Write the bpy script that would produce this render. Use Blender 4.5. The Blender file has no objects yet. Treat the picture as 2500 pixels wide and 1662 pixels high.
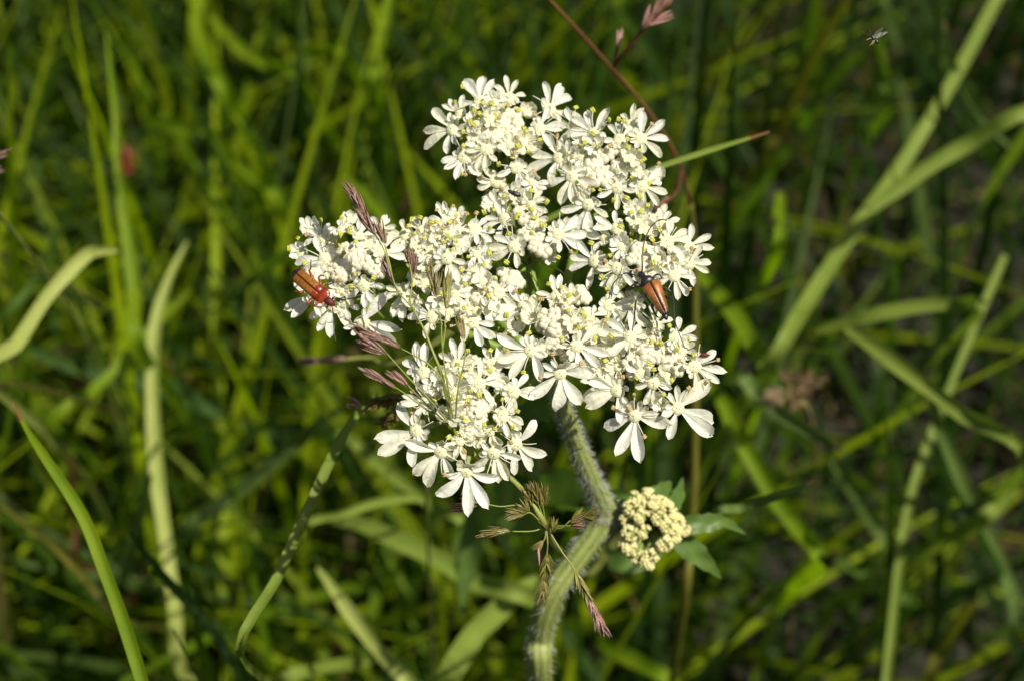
import bpy, math, random
import numpy as np
from mathutils import Vector, Matrix

random.seed(7)
rng = np.random.default_rng(7)
scene = bpy.context.scene
col = scene.collection

# ------------------------------------------------------------------ camera
PITCH = math.radians(50)
H = 0.38                      # height of the flower head above the ground (m)
D0 = 0.40                     # camera to flower head
FPX = 6400.0                  # focal length in photo pixels (2500 wide)
RIGHT = Vector((1, 0, 0))
FWD = Vector((0, math.cos(PITCH), -math.sin(PITCH)))
UP = Vector((0, math.sin(PITCH), math.cos(PITCH)))
T0 = Vector((0, 0, H))
CAM = T0 - FWD * D0

cam_d = bpy.data.cameras.new('camera')
cam = bpy.data.objects.new('camera', cam_d)
col.objects.link(cam)
cam.matrix_world = Matrix((
    (RIGHT.x, UP.x, -FWD.x, CAM.x), (RIGHT.y, UP.y, -FWD.y, CAM.y),
    (RIGHT.z, UP.z, -FWD.z, CAM.z), (0, 0, 0, 1)))
cam_d.sensor_width = 36
cam_d.lens = 36 * FPX / 2500
cam_d.clip_start = 0.01
cam_d.clip_end = 200
cam_d.dof.use_dof = True
cam_d.dof.focus_distance = 0.399
cam_d.dof.aperture_fstop = 22
scene.camera = cam

# ------------------------------------------------------------------ light
SUN = Vector((0.41, -0.20, 0.87)).normalized()       # towards the sun
world = bpy.data.worlds.new('World')
scene.world = world
world.use_nodes = True
wn = world.node_tree
sky = wn.nodes.new('ShaderNodeTexSky')
sky.sky_type = 'NISHITA'
sky.sun_disc = False
sky.sun_elevation = math.asin(SUN.z)
sky.sun_rotation = math.atan2(SUN.x, SUN.y)
sky.dust_density = 4.0
sky.ozone_density = .6
bg = wn.nodes['Background']
bg.inputs['Strength'].default_value = 0.05
wn.links.new(sky.outputs['Color'], bg.inputs['Color'])
sun_d = bpy.data.lights.new('sun', 'SUN')
sun_d.energy = 5.0
sun_d.angle = math.radians(0.5)
sun_d.color = (1.0, 0.94, 0.80)
sun = bpy.data.objects.new('sun', sun_d)
sun.rotation_euler = (-SUN).to_track_quat('-Z', 'Y').to_euler()
sun.location = SUN * 3
col.objects.link(sun)
scene.view_settings.view_transform = 'Standard'
scene.view_settings.look = 'None'
scene.view_settings.exposure = 0.22
scene.view_settings.gamma = 1.0

# ------------------------------------------------------------------ pixels to points
def P(px, py, d):
    return CAM + FWD * d + RIGHT * ((px - 1250) / FPX * d) - UP * ((py - 831) / FPX * d)
def V(vx, vy):                 # coordinates of the overview picture
    return vx * 1.0598, vy * 1.0598
ZO = {0: (0, 0, 1.0), 1: (1000, 150, .2998), 2: (680, 420, .2551), 3: (1200, 480, .2551), 4: (900, 780, .2933),
      5: (1200, 700, .2742), 6: (1050, 1100, .3584), 7: (800, 420, .2424), 8: (1480, 520, .2168),
      9: (690, 630, .1084), 10: (2000, 0, .1276), 11: (1550, 0, .4464), 12: (1550, 650, .6454), 13: (0, 650, .6454)}
def Z(k, x, y):
    o = ZO[k]
    return o[0] + o[2] * x, o[1] + o[2] * y
TILT = 0.47
def dplane(px, py):            # depth of the flower head's face, which leans back from the camera
    return 0.400 + TILT * (860 - py) / 16000

# ------------------------------------------------------------------ materials
def nodes_of(name):
    m = bpy.data.materials.new(name)
    m.use_nodes = True
    nt = m.node_tree
    nt.nodes.clear()
    out = nt.nodes.new('ShaderNodeOutputMaterial')
    return m, nt, out
def N(nt, t, **kw):
    n = nt.nodes.new(t)
    for k, v in kw.items():
        if k in n.inputs: n.inputs[k].default_value = v
        else: setattr(n, k, v)
    return n
def L(nt, a, b): nt.links.new(a, b)

def leafy(name, c1, c2, scale=300, rough=.5, trans=.35, tcol=None, bump=.15, spec=.4, attr=False, veins=False, bscale=None, tint=None):
    """diffuse + translucent sheet with mottled colour; attr multiplies in a vertex colour"""
    m, nt, out = nodes_of(name)
    tc = N(nt, 'ShaderNodeTexCoord')
    no = N(nt, 'ShaderNodeTexNoise', Scale=scale, Detail=4.0, Roughness=.6)
    L(nt, tc.outputs['Object'], no.inputs['Vector'])
    ramp = N(nt, 'ShaderNodeValToRGB')
    ramp.color_ramp.elements[0].position = .3
    ramp.color_ramp.elements[1].position = .7
    ramp.color_ramp.elements[0].color = (*c1, 1)
    ramp.color_ramp.elements[1].color = (*c2, 1)
    L(nt, no.outputs['Fac'], ramp.inputs['Fac'])
    colr = ramp.outputs['Color']
    if tint:
        oi = N(nt, 'ShaderNodeObjectInfo')
        tr_ = N(nt, 'ShaderNodeValToRGB')
        tr_.color_ramp.elements[0].color = (1, 1, 1, 1)
        tr_.color_ramp.elements[0].position = .45
        tr_.color_ramp.elements[1].color = (*tint, 1)
        L(nt, oi.outputs['Random'], tr_.inputs['Fac'])
        mx = N(nt, 'ShaderNodeMix', data_type='RGBA', blend_type='MULTIPLY')
        mx.inputs[0].default_value = 1
        L(nt, colr, mx.inputs[6]); L(nt, tr_.outputs['Color'], mx.inputs[7])
        colr = mx.outputs[2]
    if attr:
        at = N(nt, 'ShaderNodeVertexColor', layer_name='Col')
        mx = N(nt, 'ShaderNodeMix', data_type='RGBA', blend_type='MULTIPLY')
        mx.inputs[0].default_value = 1
        L(nt, colr, mx.inputs[6]); L(nt, at.outputs['Color'], mx.inputs[7])
        colr = mx.outputs[2]
    hgt = no.outputs['Fac']
    if veins:
        uv = N(nt, 'ShaderNodeUVMap')
        sp = N(nt, 'ShaderNodeSeparateXYZ')
        L(nt, uv.outputs['UV'], sp.inputs[0])
        mu = N(nt, 'ShaderNodeMath', operation='MULTIPLY'); mu.inputs[1].default_value = 62
        L(nt, sp.outputs['X'], mu.inputs[0])
        si = N(nt, 'ShaderNodeMath', operation='SINE'); L(nt, mu.outputs[0], si.inputs[0])
        ma = N(nt, 'ShaderNodeMapRange'); ma.inputs[1].default_value = -1; ma.inputs[2].default_value = 1
        ma.inputs[3].default_value = .78; ma.inputs[4].default_value = 1.12
        L(nt, si.outputs[0], ma.inputs[0])
        mx = N(nt, 'ShaderNodeMix', data_type='RGBA', blend_type='MULTIPLY')
        mx.inputs[0].default_value = 1
        L(nt, colr, mx.inputs[6]); L(nt, ma.outputs[0], mx.inputs[7])
        colr = mx.outputs[2]
        hgt = si.outputs[0]
        # dry blotches and yellowing
        n2 = N(nt, 'ShaderNodeTexNoise', Scale=45.0, Detail=5.0, Roughness=.65)
        L(nt, tc.outputs['Object'], n2.inputs['Vector'])
        r2 = N(nt, 'ShaderNodeValToRGB')
        r2.color_ramp.elements[0].position = .62; r2.color_ramp.elements[1].position = .78
        r2.color_ramp.elements[0].color = (0, 0, 0, 1); r2.color_ramp.elements[1].color = (.55, .55, .55, 1)
        L(nt, n2.outputs['Fac'], r2.inputs['Fac'])
        m2 = N(nt, 'ShaderNodeMix', data_type='RGBA')
        L(nt, r2.outputs['Color'], m2.inputs[0]); L(nt, colr, m2.inputs[6])
        m2.inputs[7].default_value = (.16, .13, .04, 1)
        colr = m2.outputs[2]
    bs = N(nt, 'ShaderNodeBsdfPrincipled', Roughness=rough)
    bs.inputs['Specular IOR Level'].default_value = spec
    L(nt, colr, bs.inputs['Base Color'])
    if bump:
        bn = N(nt, 'ShaderNodeTexNoise', Scale=bscale or scale * 3, Detail=3.0)
        L(nt, tc.outputs['Object'], bn.inputs['Vector'])
        bu = N(nt, 'ShaderNodeBump', Strength=bump, Distance=.0004)
        L(nt, hgt if veins else bn.outputs['Fac'], bu.inputs['Height'])
        L(nt, bu.outputs['Normal'], bs.inputs['Normal'])
    if trans > 0:
        tr = N(nt, 'ShaderNodeBsdfTranslucent')
        if tcol is None:
            L(nt, colr, tr.inputs['Color'])
        else:
            mt = N(nt, 'ShaderNodeMix', data_type='RGBA', blend_type='MULTIPLY')
            mt.inputs[0].default_value = 1
            L(nt, colr, mt.inputs[6]); mt.inputs[7].default_value = (*tcol, 1)
            mt.clamp_result = False
            L(nt, mt.outputs[2], tr.inputs['Color'])
        ms = N(nt, 'ShaderNodeMixShader', Fac=trans)
        L(nt, bs.outputs[0], ms.inputs[1]); L(nt, tr.outputs[0], ms.inputs[2])
        L(nt, ms.outputs[0], out.inputs['Surface'])
    else:
        L(nt, bs.outputs[0], out.inputs['Surface'])
    return m

M = {}
M['petal'] = leafy('petal_white', (.85, .855, .76), (.90, .90, .82), 700, .42, .38, (1.0, 1.0, .88),   .7, .5, bscale=1300, tint=(.94, .92, .80))
M['disc'] = leafy('stylopodium_cream', (.68, .67, .40), (.77, .76, .52), 1800, .35, .12, None, .35, .5)
M['filament'] = leafy('filament_white', (.78, .78, .66), (.84, .84, .74), 900, .4, .25, None, 0)
M['anther'] = leafy('anther_yellow', (.42, .45, .055), (.62, .60, .13), 1800, .45, .12, None, .3)
M['anther_old'] = leafy('anther_tan', (.36, .24, .09), (.58, .44, .22), 1800, .55, .05, None, .4)
M['bud'] = leafy('bud_cream', (.70, .66, .48), (.85, .83, .68), 900, .42, .2, None, .3)
M['bud_young'] = leafy('bud_yellowish', (.60, .56, .20), (.80, .75, .42), 500, .5, .12, None, .3)
M['pedicel'] = leafy('pedicel_green', (.22, .30, .07), (.34, .40, .13), 500, .5, .15, None, .2)
M['ray'] = leafy('ray_green', (.16, .26, .03), (.26, .36, .06), 350, .5, .12, None, .25)
M['stem'] = leafy('stem_green', (.20, .25, .05), (.30, .34, .10), 160, .5, .05, None, .15, veins=True)
M['hair'] = leafy('hair_white', (.6, .62, .55), (.75, .76, .7), 300, .4, .3, None, 0)
M['hogleaf'] = leafy('hogweed_leaf', (.07, .14, .025), (.15, .24, .05), 120, .45, .35, (1.1, 1.3, .5), .4)
GR = {}
def grassmat(key, c1, c2, trans=.42, tcol=(1.4, 1.6, .3)):
    GR[key] = leafy('grass_' + key, c1, c2, 60, .5, trans, tcol, .2, .25, veins=True)
grassmat('lime', (.16, .26, .007), (.24, .35, .012), .5)
grassmat('green', (.075, .14, .018), (.12, .20, .032))
grassmat('dark', (.03, .075, .014), (.055, .11, .024), .35)
grassmat('pale', (.30, .36, .07), (.42, .47, .13), .3, (1, 1.05, .5))
grassmat('soft', (.16, .235, .03), (.24, .32, .055), .35, (1, 1.15, .4))
grassmat('grey', (.09, .15, .03), (.14, .21, .05), .3, (1, 1.1, .5))
grassmat('olive', (.14, .15, .02), (.22, .20, .035), .35)
grassmat('straw', (.30, .24, .10), (.45, .36, .18), .25, (1, 1, .7))
grassmat('red', (.13, .048, .025), (.20, .10, .035), .15, (1, 1, 1))
M['grassfield'] = leafy('meadow_grass', (.72, .75, .65), (1.15, 1.12, 1.1), 35, .5, .5, (1.6, 1.75, .25), .2, .22, attr=True, veins=True)
def spikemat(key, a, b, c):
    M[key] = leafy('spikelet_' + key, a, b, 1100, .32, .2, c, .3, .6)
spikemat('purple', (.075, .016, .024), (.36, .21, .15), None)
spikemat('tan', (.24, .17, .045), (.40, .33, .14), None)
spikemat('brown', (.07, .05, .012), (.25, .21, .05), None)
spikemat('pink', (.30, .12, .10), (.48, .30, .26), None)
spikemat('dead', (.11, .065, .03), (.24, .15, .09), None)
spikemat('greenish', (.14, .16, .02), (.30, .27, .06), None)
M['culm'] = leafy('culm_green', (.20, .25, .045), (.33, .34, .10), 300, .45, .15, None, .2)

def shell(name, c1, c2, scale, rough, coat=.0, bump=.3, bscale=4000, spec=.5, fade=None):
    m, nt, out = nodes_of(name)
    tc = N(nt, 'ShaderNodeTexCoord')
    no = N(nt, 'ShaderNodeTexNoise', Scale=scale, Detail=4.0)
    L(nt, tc.outputs['Object'], no.inputs['Vector'])
    ra = N(nt, 'ShaderNodeValToRGB')
    ra.color_ramp.elements[0].position = .35; ra.color_ramp.elements[1].position = .68
    ra.color_ramp.elements[0].color = (*c1, 1); ra.color_ramp.elements[1].color = (*c2, 1)
    L(nt, no.outputs['Fac'], ra.inputs['Fac'])
    colr = ra.outputs['Color']
    if fade:        # darker towards the tip and along the seam
        uv = N(nt, 'ShaderNodeUVMap'); sp = N(nt, 'ShaderNodeSeparateXYZ'); L(nt, uv.outputs['UV'], sp.inputs[0])
        for o_, a_, b_ in ((sp.outputs['Y'], .35, 1.05), (sp.outputs['X'], .16, .0)):
            mr = N(nt, 'ShaderNodeMapRange'); mr.inputs[1].default_value = a_; mr.inputs[2].default_value = b_
            mr.inputs[4].default_value = .88
            L(nt, o_, mr.inputs[0])
            mx = N(nt, 'ShaderNodeMix', data_type='RGBA'); L(nt, mr.outputs[0], mx.inputs[0]); L(nt, colr, mx.inputs[6])
            mx.inputs[7].default_value = (*fade, 1)
            colr = mx.outputs[2]
    bs = N(nt, 'ShaderNodeBsdfPrincipled', Roughness=rough)
    bs.inputs['Coat Weight'].default_value = coat
    bs.inputs['Coat Roughness'].default_value = .12
    bs.inputs['Specular IOR Level'].default_value = spec
    L(nt, colr, bs.inputs['Base Color'])
    bn = N(nt, 'ShaderNodeTexNoise', Scale=bscale, Detail=2.0)
    L(nt, tc.outputs['Object'], bn.inputs['Vector'])
    bu = N(nt, 'ShaderNodeBump', Strength=bump, Distance=.00008)
    L(nt, bn.outputs['Fac'], bu.inputs['Height'])
    L(nt, bu.outputs['Normal'], bs.inputs['Normal'])
    L(nt, bs.outputs[0], out.inputs['Surface'])
    return m
M['redshell'] = shell('beetle_red', (.15, .014, .006), (.27, .04, .010), 1400, .28, .25, .35)
M['redhead'] = shell('beetle_dark_red', (.07, .012, .009), (.13, .02, .012), 1200, .5, .0, spec=.3)
M['amber'] = shell('wing_case_amber', (.17, .055, .008), (.42, .18, .025), 4200, .36, .15, .8, 5000, fade=(.12, .035, .006))
M['black'] = shell('insect_black', (.008, .007, .007), (.022, .02, .02), 2000, .4, .1)
M['browncase'] = shell('wing_case_brown', (.22, .07, .014), (.40, .15, .03), 900, .3, .25, .5, 6000, fade=(.04, .014, .008))
M['darkcase'] = shell('wing_case_dark_red', (.07, .014, .005), (.12, .026, .008), 900, .75, spec=.12)
M['redleg'] = shell('leg_red', (.16, .03, .01), (.27, .06, .015), 1500, .4)
def wing_mat():
    m, nt, out = nodes_of('wing_clear')
    tc = N(nt, 'ShaderNodeTexCoord'); no = N(nt, 'ShaderNodeTexNoise', Scale=1500.0)
    L(nt, tc.outputs['Object'], no.inputs['Vector'])
    ma = N(nt, 'ShaderNodeMapRange'); ma.inputs[3].default_value = .06; ma.inputs[4].default_value = .22
    L(nt, no.outputs['Fac'], ma.inputs[0])
    a = N(nt, 'ShaderNodeBsdfTransparent'); b = N(nt, 'ShaderNodeBsdfPrincipled', Roughness=.3)
    b.inputs['Base Color'].default_value = (.4, .4, .36, 1)
    ms = N(nt, 'ShaderNodeMixShader')
    L(nt, ma.outputs[0], ms.inputs[0]); L(nt, a.outputs[0], ms.inputs[1]); L(nt, b.outputs[0], ms.inputs[2])
    L(nt, ms.outputs[0], out.inputs['Surface'])
    return m
M['wing'] = wing_mat()

def ground_mat():
    m, nt, out = nodes_of('meadow_soil')
    tc = N(nt, 'ShaderNodeTexCoord')
    n1 = N(nt, 'ShaderNodeTexNoise', Scale=22.0, Detail=8.0, Roughness=.7)
    L(nt, tc.outputs['Object'], n1.inputs['Vector'])
    ra = N(nt, 'ShaderNodeValToRGB')
    ra.color_ramp.elements[0].color = (.008, .009, .004, 1)
    ra.color_ramp.elements[1].color = (.036, .031, .015, 1)
    ra.color_ramp.elements[0].position = .35; ra.color_ramp.elements[1].position = .75
    L(nt, n1.outputs['Fac'], ra.inputs['Fac'])
    bs = N(nt, 'ShaderNodeBsdfPrincipled', Roughness=.95)
    L(nt, ra.outputs['Color'], bs.inputs['Base Color'])
    n2 = N(nt, 'ShaderNodeTexNoise', Scale=160.0, Detail=6.0)
    L(nt, tc.outputs['Object'], n2.inputs['Vector'])
    bu = N(nt, 'ShaderNodeBump', Strength=.8, Distance=.01)
    L(nt, n2.outputs['Fac'], bu.inputs['Height']); L(nt, bu.outputs['Normal'], bs.inputs['Normal'])
    L(nt, bs.outputs[0], out.inputs['Surface'])
    return m
M['soil'] = ground_mat()

# ------------------------------------------------------------------ mesh building
class MB:
    def __init__(s): s.v = []; s.f = []; s.m = []; s.uv = []
    def add(s, vs, fs, mat=0, uvs=None):
        o = len(s.v)
        s.v += [tuple(v) for v in vs]
        s.uv += uvs if uvs is not None else [(0, 0)] * len(vs)
        s.f += [tuple(i + o for i in f) for f in fs]
        s.m += [mat] * len(fs)
    def mesh(s, name, mats, smooth=True):
        me = bpy.data.meshes.new(name)
        me.from_pydata(s.v, [], s.f)
        for m in mats: me.materials.append(m)
        me.polygons.foreach_set('material_index', s.m)
        if smooth: me.polygons.foreach_set('use_smooth', [True] * len(s.f))
        ul = me.uv_layers.new(name='UVMap')
        li = np.empty(len(me.loops), dtype=np.int32)
        me.loops.foreach_get('vertex_index', li)
        ul.data.foreach_set('uv', np.array(s.uv, dtype=np.float32)[li].ravel())
        me.update()
        return me

def link(name, me, parent=None, mw=None):
    """link a mesh whose data is in local space of matrix mw (world)"""
    o = bpy.data.objects.new(name, me)
    col.objects.link(o)
    mw = mw or Matrix.Identity(4)
    if parent is not None:
        o.parent = parent
        o.matrix_basis = parent['_mw_inv'] @ mw if False else WM[parent.name].inverted() @ mw
    else:
        o.matrix_basis = mw
    WM[o.name] = mw
    return o
WM = {}
def thing(name, loc, label, cat, group=None):
    o = bpy.data.objects.new(name, None)
    o.empty_display_size = .01
    col.objects.link(o)
    o.location = loc
    WM[o.name] = Matrix.Translation(loc)
    tag(o, label, cat, group)
    return o
def tag(o, label, cat, group=None):
    o['label'] = label; o['category'] = cat
    if group: o['group'] = group
    return o

def frame_path(pts, up=None):
    pts = [Vector(p) for p in pts]
    n = len(pts)
    tans = []
    for i in range(n):
        a = pts[max(i - 1, 0)]; b = pts[min(i + 1, n - 1)]
        t = (b - a)
        tans.append(t.normalized() if t.length > 1e-12 else Vector((0, 0, 1)))
    fr = []
    ref = Vector(up) if up is not None else (Vector((0, 0, 1)) if abs(tans[0].z) < .9 else Vector((1, 0, 0)))
    for t in tans:
        s = t.cross(ref)
        if s.length < 1e-6: s = t.orthogonal()
        s.normalize()
        u = s.cross(t).normalized()
        if up is None: ref = u
        fr.append((t, s, u))
    return pts, fr
def tube(mb, pts, radii, sides=6, mat=0, up=None, flat=1.0, cap=True):
    """radii: per point; flat scales the up axis (or a list)"""
    pts, fr = frame_path(pts, up)
    vs, fs, uvs = [], [], []
    n = len(pts)
    if not hasattr(radii, '__len__'): radii = [radii] * n
    fl = flat if hasattr(flat, '__len__') else [flat] * n
    for i, (p, (t, s, u)) in enumerate(zip(pts, fr)):
        for k in range(sides):
            a = 2 * math.pi * k / sides
            vs.append(p + s * (math.cos(a) * radii[i]) + u * (math.sin(a) * radii[i] * fl[i]))
            uvs.append((k / sides, i / max(n - 1, 1)))
    for i in range(n - 1):
        for k in range(sides):
            k2 = (k + 1) % sides
            fs.append((i * sides + k, i * sides + k2, (i + 1) * sides + k2, (i + 1) * sides + k))
    if cap:
        fs.append(tuple(range(sides))[::-1]); fs.append(tuple((n - 1) * sides + k for k in range(sides)))
    mb.add(vs, fs, mat, uvs)
def smooth_path(pts, n=16):
    """Catmull-Rom through points"""
    pts = [np.array(p, dtype=float) for p in pts]
    if len(pts) == 2:
        return [tuple(pts[0] + (pts[1] - pts[0]) * i / n) for i in range(n + 1)]
    q = [2 * pts[0] - pts[1]] + pts + [2 * pts[-1] - pts[-2]]
    out = []
    segs = len(pts) - 1
    for i in range(n + 1):
        x = i / n * segs
        k = min(int(x), segs - 1); t = x - k
        p0, p1, p2, p3 = q[k:k + 4]
        out.append(tuple(.5 * ((2 * p1) + (-p0 + p2) * t + (2 * p0 - 5 * p1 + 4 * p2 - p3) * t * t + (-p0 + 3 * p1 - 3 * p2 + p3) * t ** 3)))
    return out
def ellipsoid(mb, c, r, nu=8, nv=5, mat=0, R=None):
    vs, fs = [], []
    R = R or Matrix.Identity(3)
    c = Vector(c)
    vs.append(c + R @ Vector((0, 0, r[2])))
    for j in range(1, nv):
        th = math.pi * j / nv
        for i in range(nu):
            ph = 2 * math.pi * i / nu
            vs.append(c + R @ Vector((r[0] * math.sin(th) * math.cos(ph), r[1] * math.sin(th) * math.sin(ph), r[2] * math.cos(th))))
    vs.append(c + R @ Vector((0, 0, -r[2])))
    for i in range(nu): fs.append((0, 1 + i, 1 + (i + 1) % nu))
    for j in range(nv - 2):
        for i in range(nu):
            a = 1 + j * nu + i; b = 1 + j * nu + (i + 1) % nu
            fs.append((a, a + nu, b + nu, b))
    l = len(vs) - 1
    for i in range(nu): fs.append((l, l - nu + (i + 1) % nu, l - nu + i))
    mb.add(vs, fs, mat)

# ------------------------------------------------------------------ ground
mb = MB()
G = 40
S = 60.0
gv, gf = [], []
for j in range(G + 1):
    for i in range(G + 1):
        # cells packed near the plant
        x = math.copysign(abs(2 * i / G - 1) ** 3, 2 * i / G - 1) * S
        y = math.copysign(abs(2 * j / G - 1) ** 3, 2 * j / G - 1) * S
        gv.append((x, y, .006 * math.sin(x * 9 + 1) * math.sin(y * 7) - .006))
for j in range(G):
    for i in range(G):
        a = j * (G + 1) + i
        gf.append((a, a + 1, a + G + 2, a + G + 1))
mb.add(gv, gf)
ground = link('ground', mb.mesh('ground', [M['soil']]))
ground['kind'] = 'structure'

# ------------------------------------------------------------------ meadow grass (uncountable)
def grass_field(name, roots, Ls, Ws, tilt0, tilt1, az, cols, label, seg=8, curl=None):
    n = len(roots)
    t = np.linspace(0, 1, seg + 1)
    pos = np.zeros((n, seg + 1, 3)); pos[:, 0] = roots
    ds = Ls / seg
    azs = az[:, None] + (curl[:, None] if curl is not None else 0) * t[None, :]
    for i in range(1, seg + 1):
        th = tilt0 + (tilt1 - tilt0) * (t[i - 1] ** 1.6)
        pos[:, i, 0] = pos[:, i - 1, 0] + np.sin(th) * np.cos(azs[:, i]) * ds
        pos[:, i, 1] = pos[:, i - 1, 1] + np.sin(th) * np.sin(azs[:, i]) * ds
        pos[:, i, 2] = np.maximum(pos[:, i - 1, 2] + np.cos(th) * ds, .004)
    tw = rng.uniform(-.9, .9, n)
    sa = azs + math.pi / 2 + tw[:, None] * t[None, :]
    side = np.stack([np.cos(sa), np.sin(sa), np.zeros_like(sa)], -1)
    prof = np.minimum(1, .55 + t * 1.5) * np.clip((1 - t) * 2.2, 0.03, 1) ** .8
    w = Ws[:, None] * prof[None, :] * .5
    fold = np.zeros((n, seg + 1, 3)); fold[..., 2] = -w * .45
    a = pos + side * w[..., None]; b = pos + fold; c = pos - side * w[..., None]
    vs = np.stack([a, b, c], 2).reshape(-1, 3)
    base = (np.arange(n) * (seg + 1) * 3)[:, None, None]
    r = (np.arange(seg) * 3)[None, :, None]
    q = np.array([[0, 1, 4, 3], [1, 2, 5, 4]])
    fs = (base[..., None] + r[..., None] + q[None, None]).reshape(-1, 4)
    me = bpy.data.meshes.new(name)
    me.vertices.add(len(vs)); me.vertices.foreach_set('co', vs.astype(np.float32).ravel())
    me.loops.add(fs.size); me.loops.foreach_set('vertex_index', fs.astype(np.int32).ravel())
    me.polygons.add(len(fs))
    me.polygons.foreach_set('loop_start', np.arange(0, fs.size, 4, dtype=np.int32))
    me.polygons.foreach_set('use_smooth', np.ones(len(fs), dtype=bool))
    ul = me.uv_layers.new(name='UVMap')
    uvv = np.zeros((n, seg + 1, 3, 2)); uvv[..., 0, 0] = 0; uvv[..., 1, 0] = .5; uvv[..., 2, 0] = 1
    uvv[..., 1] = t[None, :, None]
    ul.data.foreach_set('uv', uvv.reshape(-1, 2)[fs.ravel()].astype(np.float32).ravel())
    ca = me.color_attributes.new('Col', 'FLOAT_COLOR', 'POINT')
    cc = np.ones((n, (seg + 1) * 3, 4)); cc[..., :3] = cols[:, None, :]
    ca.data.foreach_set('color', cc.astype(np.float32).ravel())
    me.materials.append(M['grassfield'])
    me.update(calc_edges=True)
    o = link(name, me)
    o['kind'] = 'stuff'; o['label'] = label; o['category'] = 'grass'
    return o
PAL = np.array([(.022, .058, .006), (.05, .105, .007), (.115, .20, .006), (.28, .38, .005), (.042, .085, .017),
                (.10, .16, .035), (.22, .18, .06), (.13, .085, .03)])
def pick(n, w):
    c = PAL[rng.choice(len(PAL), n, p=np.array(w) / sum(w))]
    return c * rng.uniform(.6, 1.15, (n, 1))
def scatter(n, x0, x1, y0, y1):
    return np.stack([rng.uniform(x0, x1, n), rng.uniform(y0, y1, n), np.full(n, -.004)], 1)
def field(name, n, box, Lr, Wr, t0, t1, weights, label, azm=None, seg=8):
    r = scatter(n, *box)
    _t0 = rng.uniform(*t0, n)
    az = rng.uniform(0, 2 * math.pi, n) if azm is None else rng.normal(azm[0], azm[1], n)
    return grass_field(name, r, rng.uniform(*Lr, n), rng.uniform(*Wr, n), _t0, _t0 + rng.uniform(*t1, n) ** 1.5, az,
                       pick(n, weights), label, seg, rng.normal(0, .18, n))
# left and far left: dense, fine, with many lime blades
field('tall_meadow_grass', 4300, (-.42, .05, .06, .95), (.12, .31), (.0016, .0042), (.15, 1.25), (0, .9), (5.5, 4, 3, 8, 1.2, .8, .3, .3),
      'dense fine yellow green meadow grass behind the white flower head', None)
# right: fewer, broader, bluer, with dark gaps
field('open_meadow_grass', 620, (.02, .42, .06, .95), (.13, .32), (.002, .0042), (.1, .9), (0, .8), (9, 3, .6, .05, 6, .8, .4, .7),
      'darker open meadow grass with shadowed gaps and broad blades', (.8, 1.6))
# low layer everywhere in view, coloured darker for shade deep in the grass
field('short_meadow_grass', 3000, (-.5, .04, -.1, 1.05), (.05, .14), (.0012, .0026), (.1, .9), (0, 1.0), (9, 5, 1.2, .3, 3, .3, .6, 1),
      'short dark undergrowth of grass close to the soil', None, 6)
field('sparse_undergrowth', 1300, (.04, .5, -.1, 1.05), (.05, .14), (.0012, .0026), (.2, 1.0), (0, 1.0), (9, 2, .2, .0, 4, .2, .6, 1.5),
      'sparse low grass over bare dark soil', None, 6)
# the meadow goes on round about
rr = scatter(9000, -2.2, 2.2, -1.8, 3.2)
keep = ~((abs(rr[:, 0]) < .45) & (rr[:, 1] > -.42) & (rr[:, 1] < 1.0))
rr = rr[keep]; n = len(rr)
grass_field('surrounding_meadow_grass', rr, rng.uniform(.1, .28, n), rng.uniform(.003, .006, n), rng.uniform(.05, .5, n), rng.uniform(.5, 1.7, n),
            rng.uniform(0, 6.3, n), pick(n, (4, 4, 4, 2, 3, 1, .4, .4)), 'meadow grass spreading away around the flower', 6)
# straw on the soil
field('dry_thatch', 900, (-.5, .5, -.1, 1.05), (.06, .16), (.0012, .003), (1.2, 1.5), (0, .3), (0, 0, 0, 0, 0, 0, 3, 4),
      'dry brown straw lying on the soil', None, 5)

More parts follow.
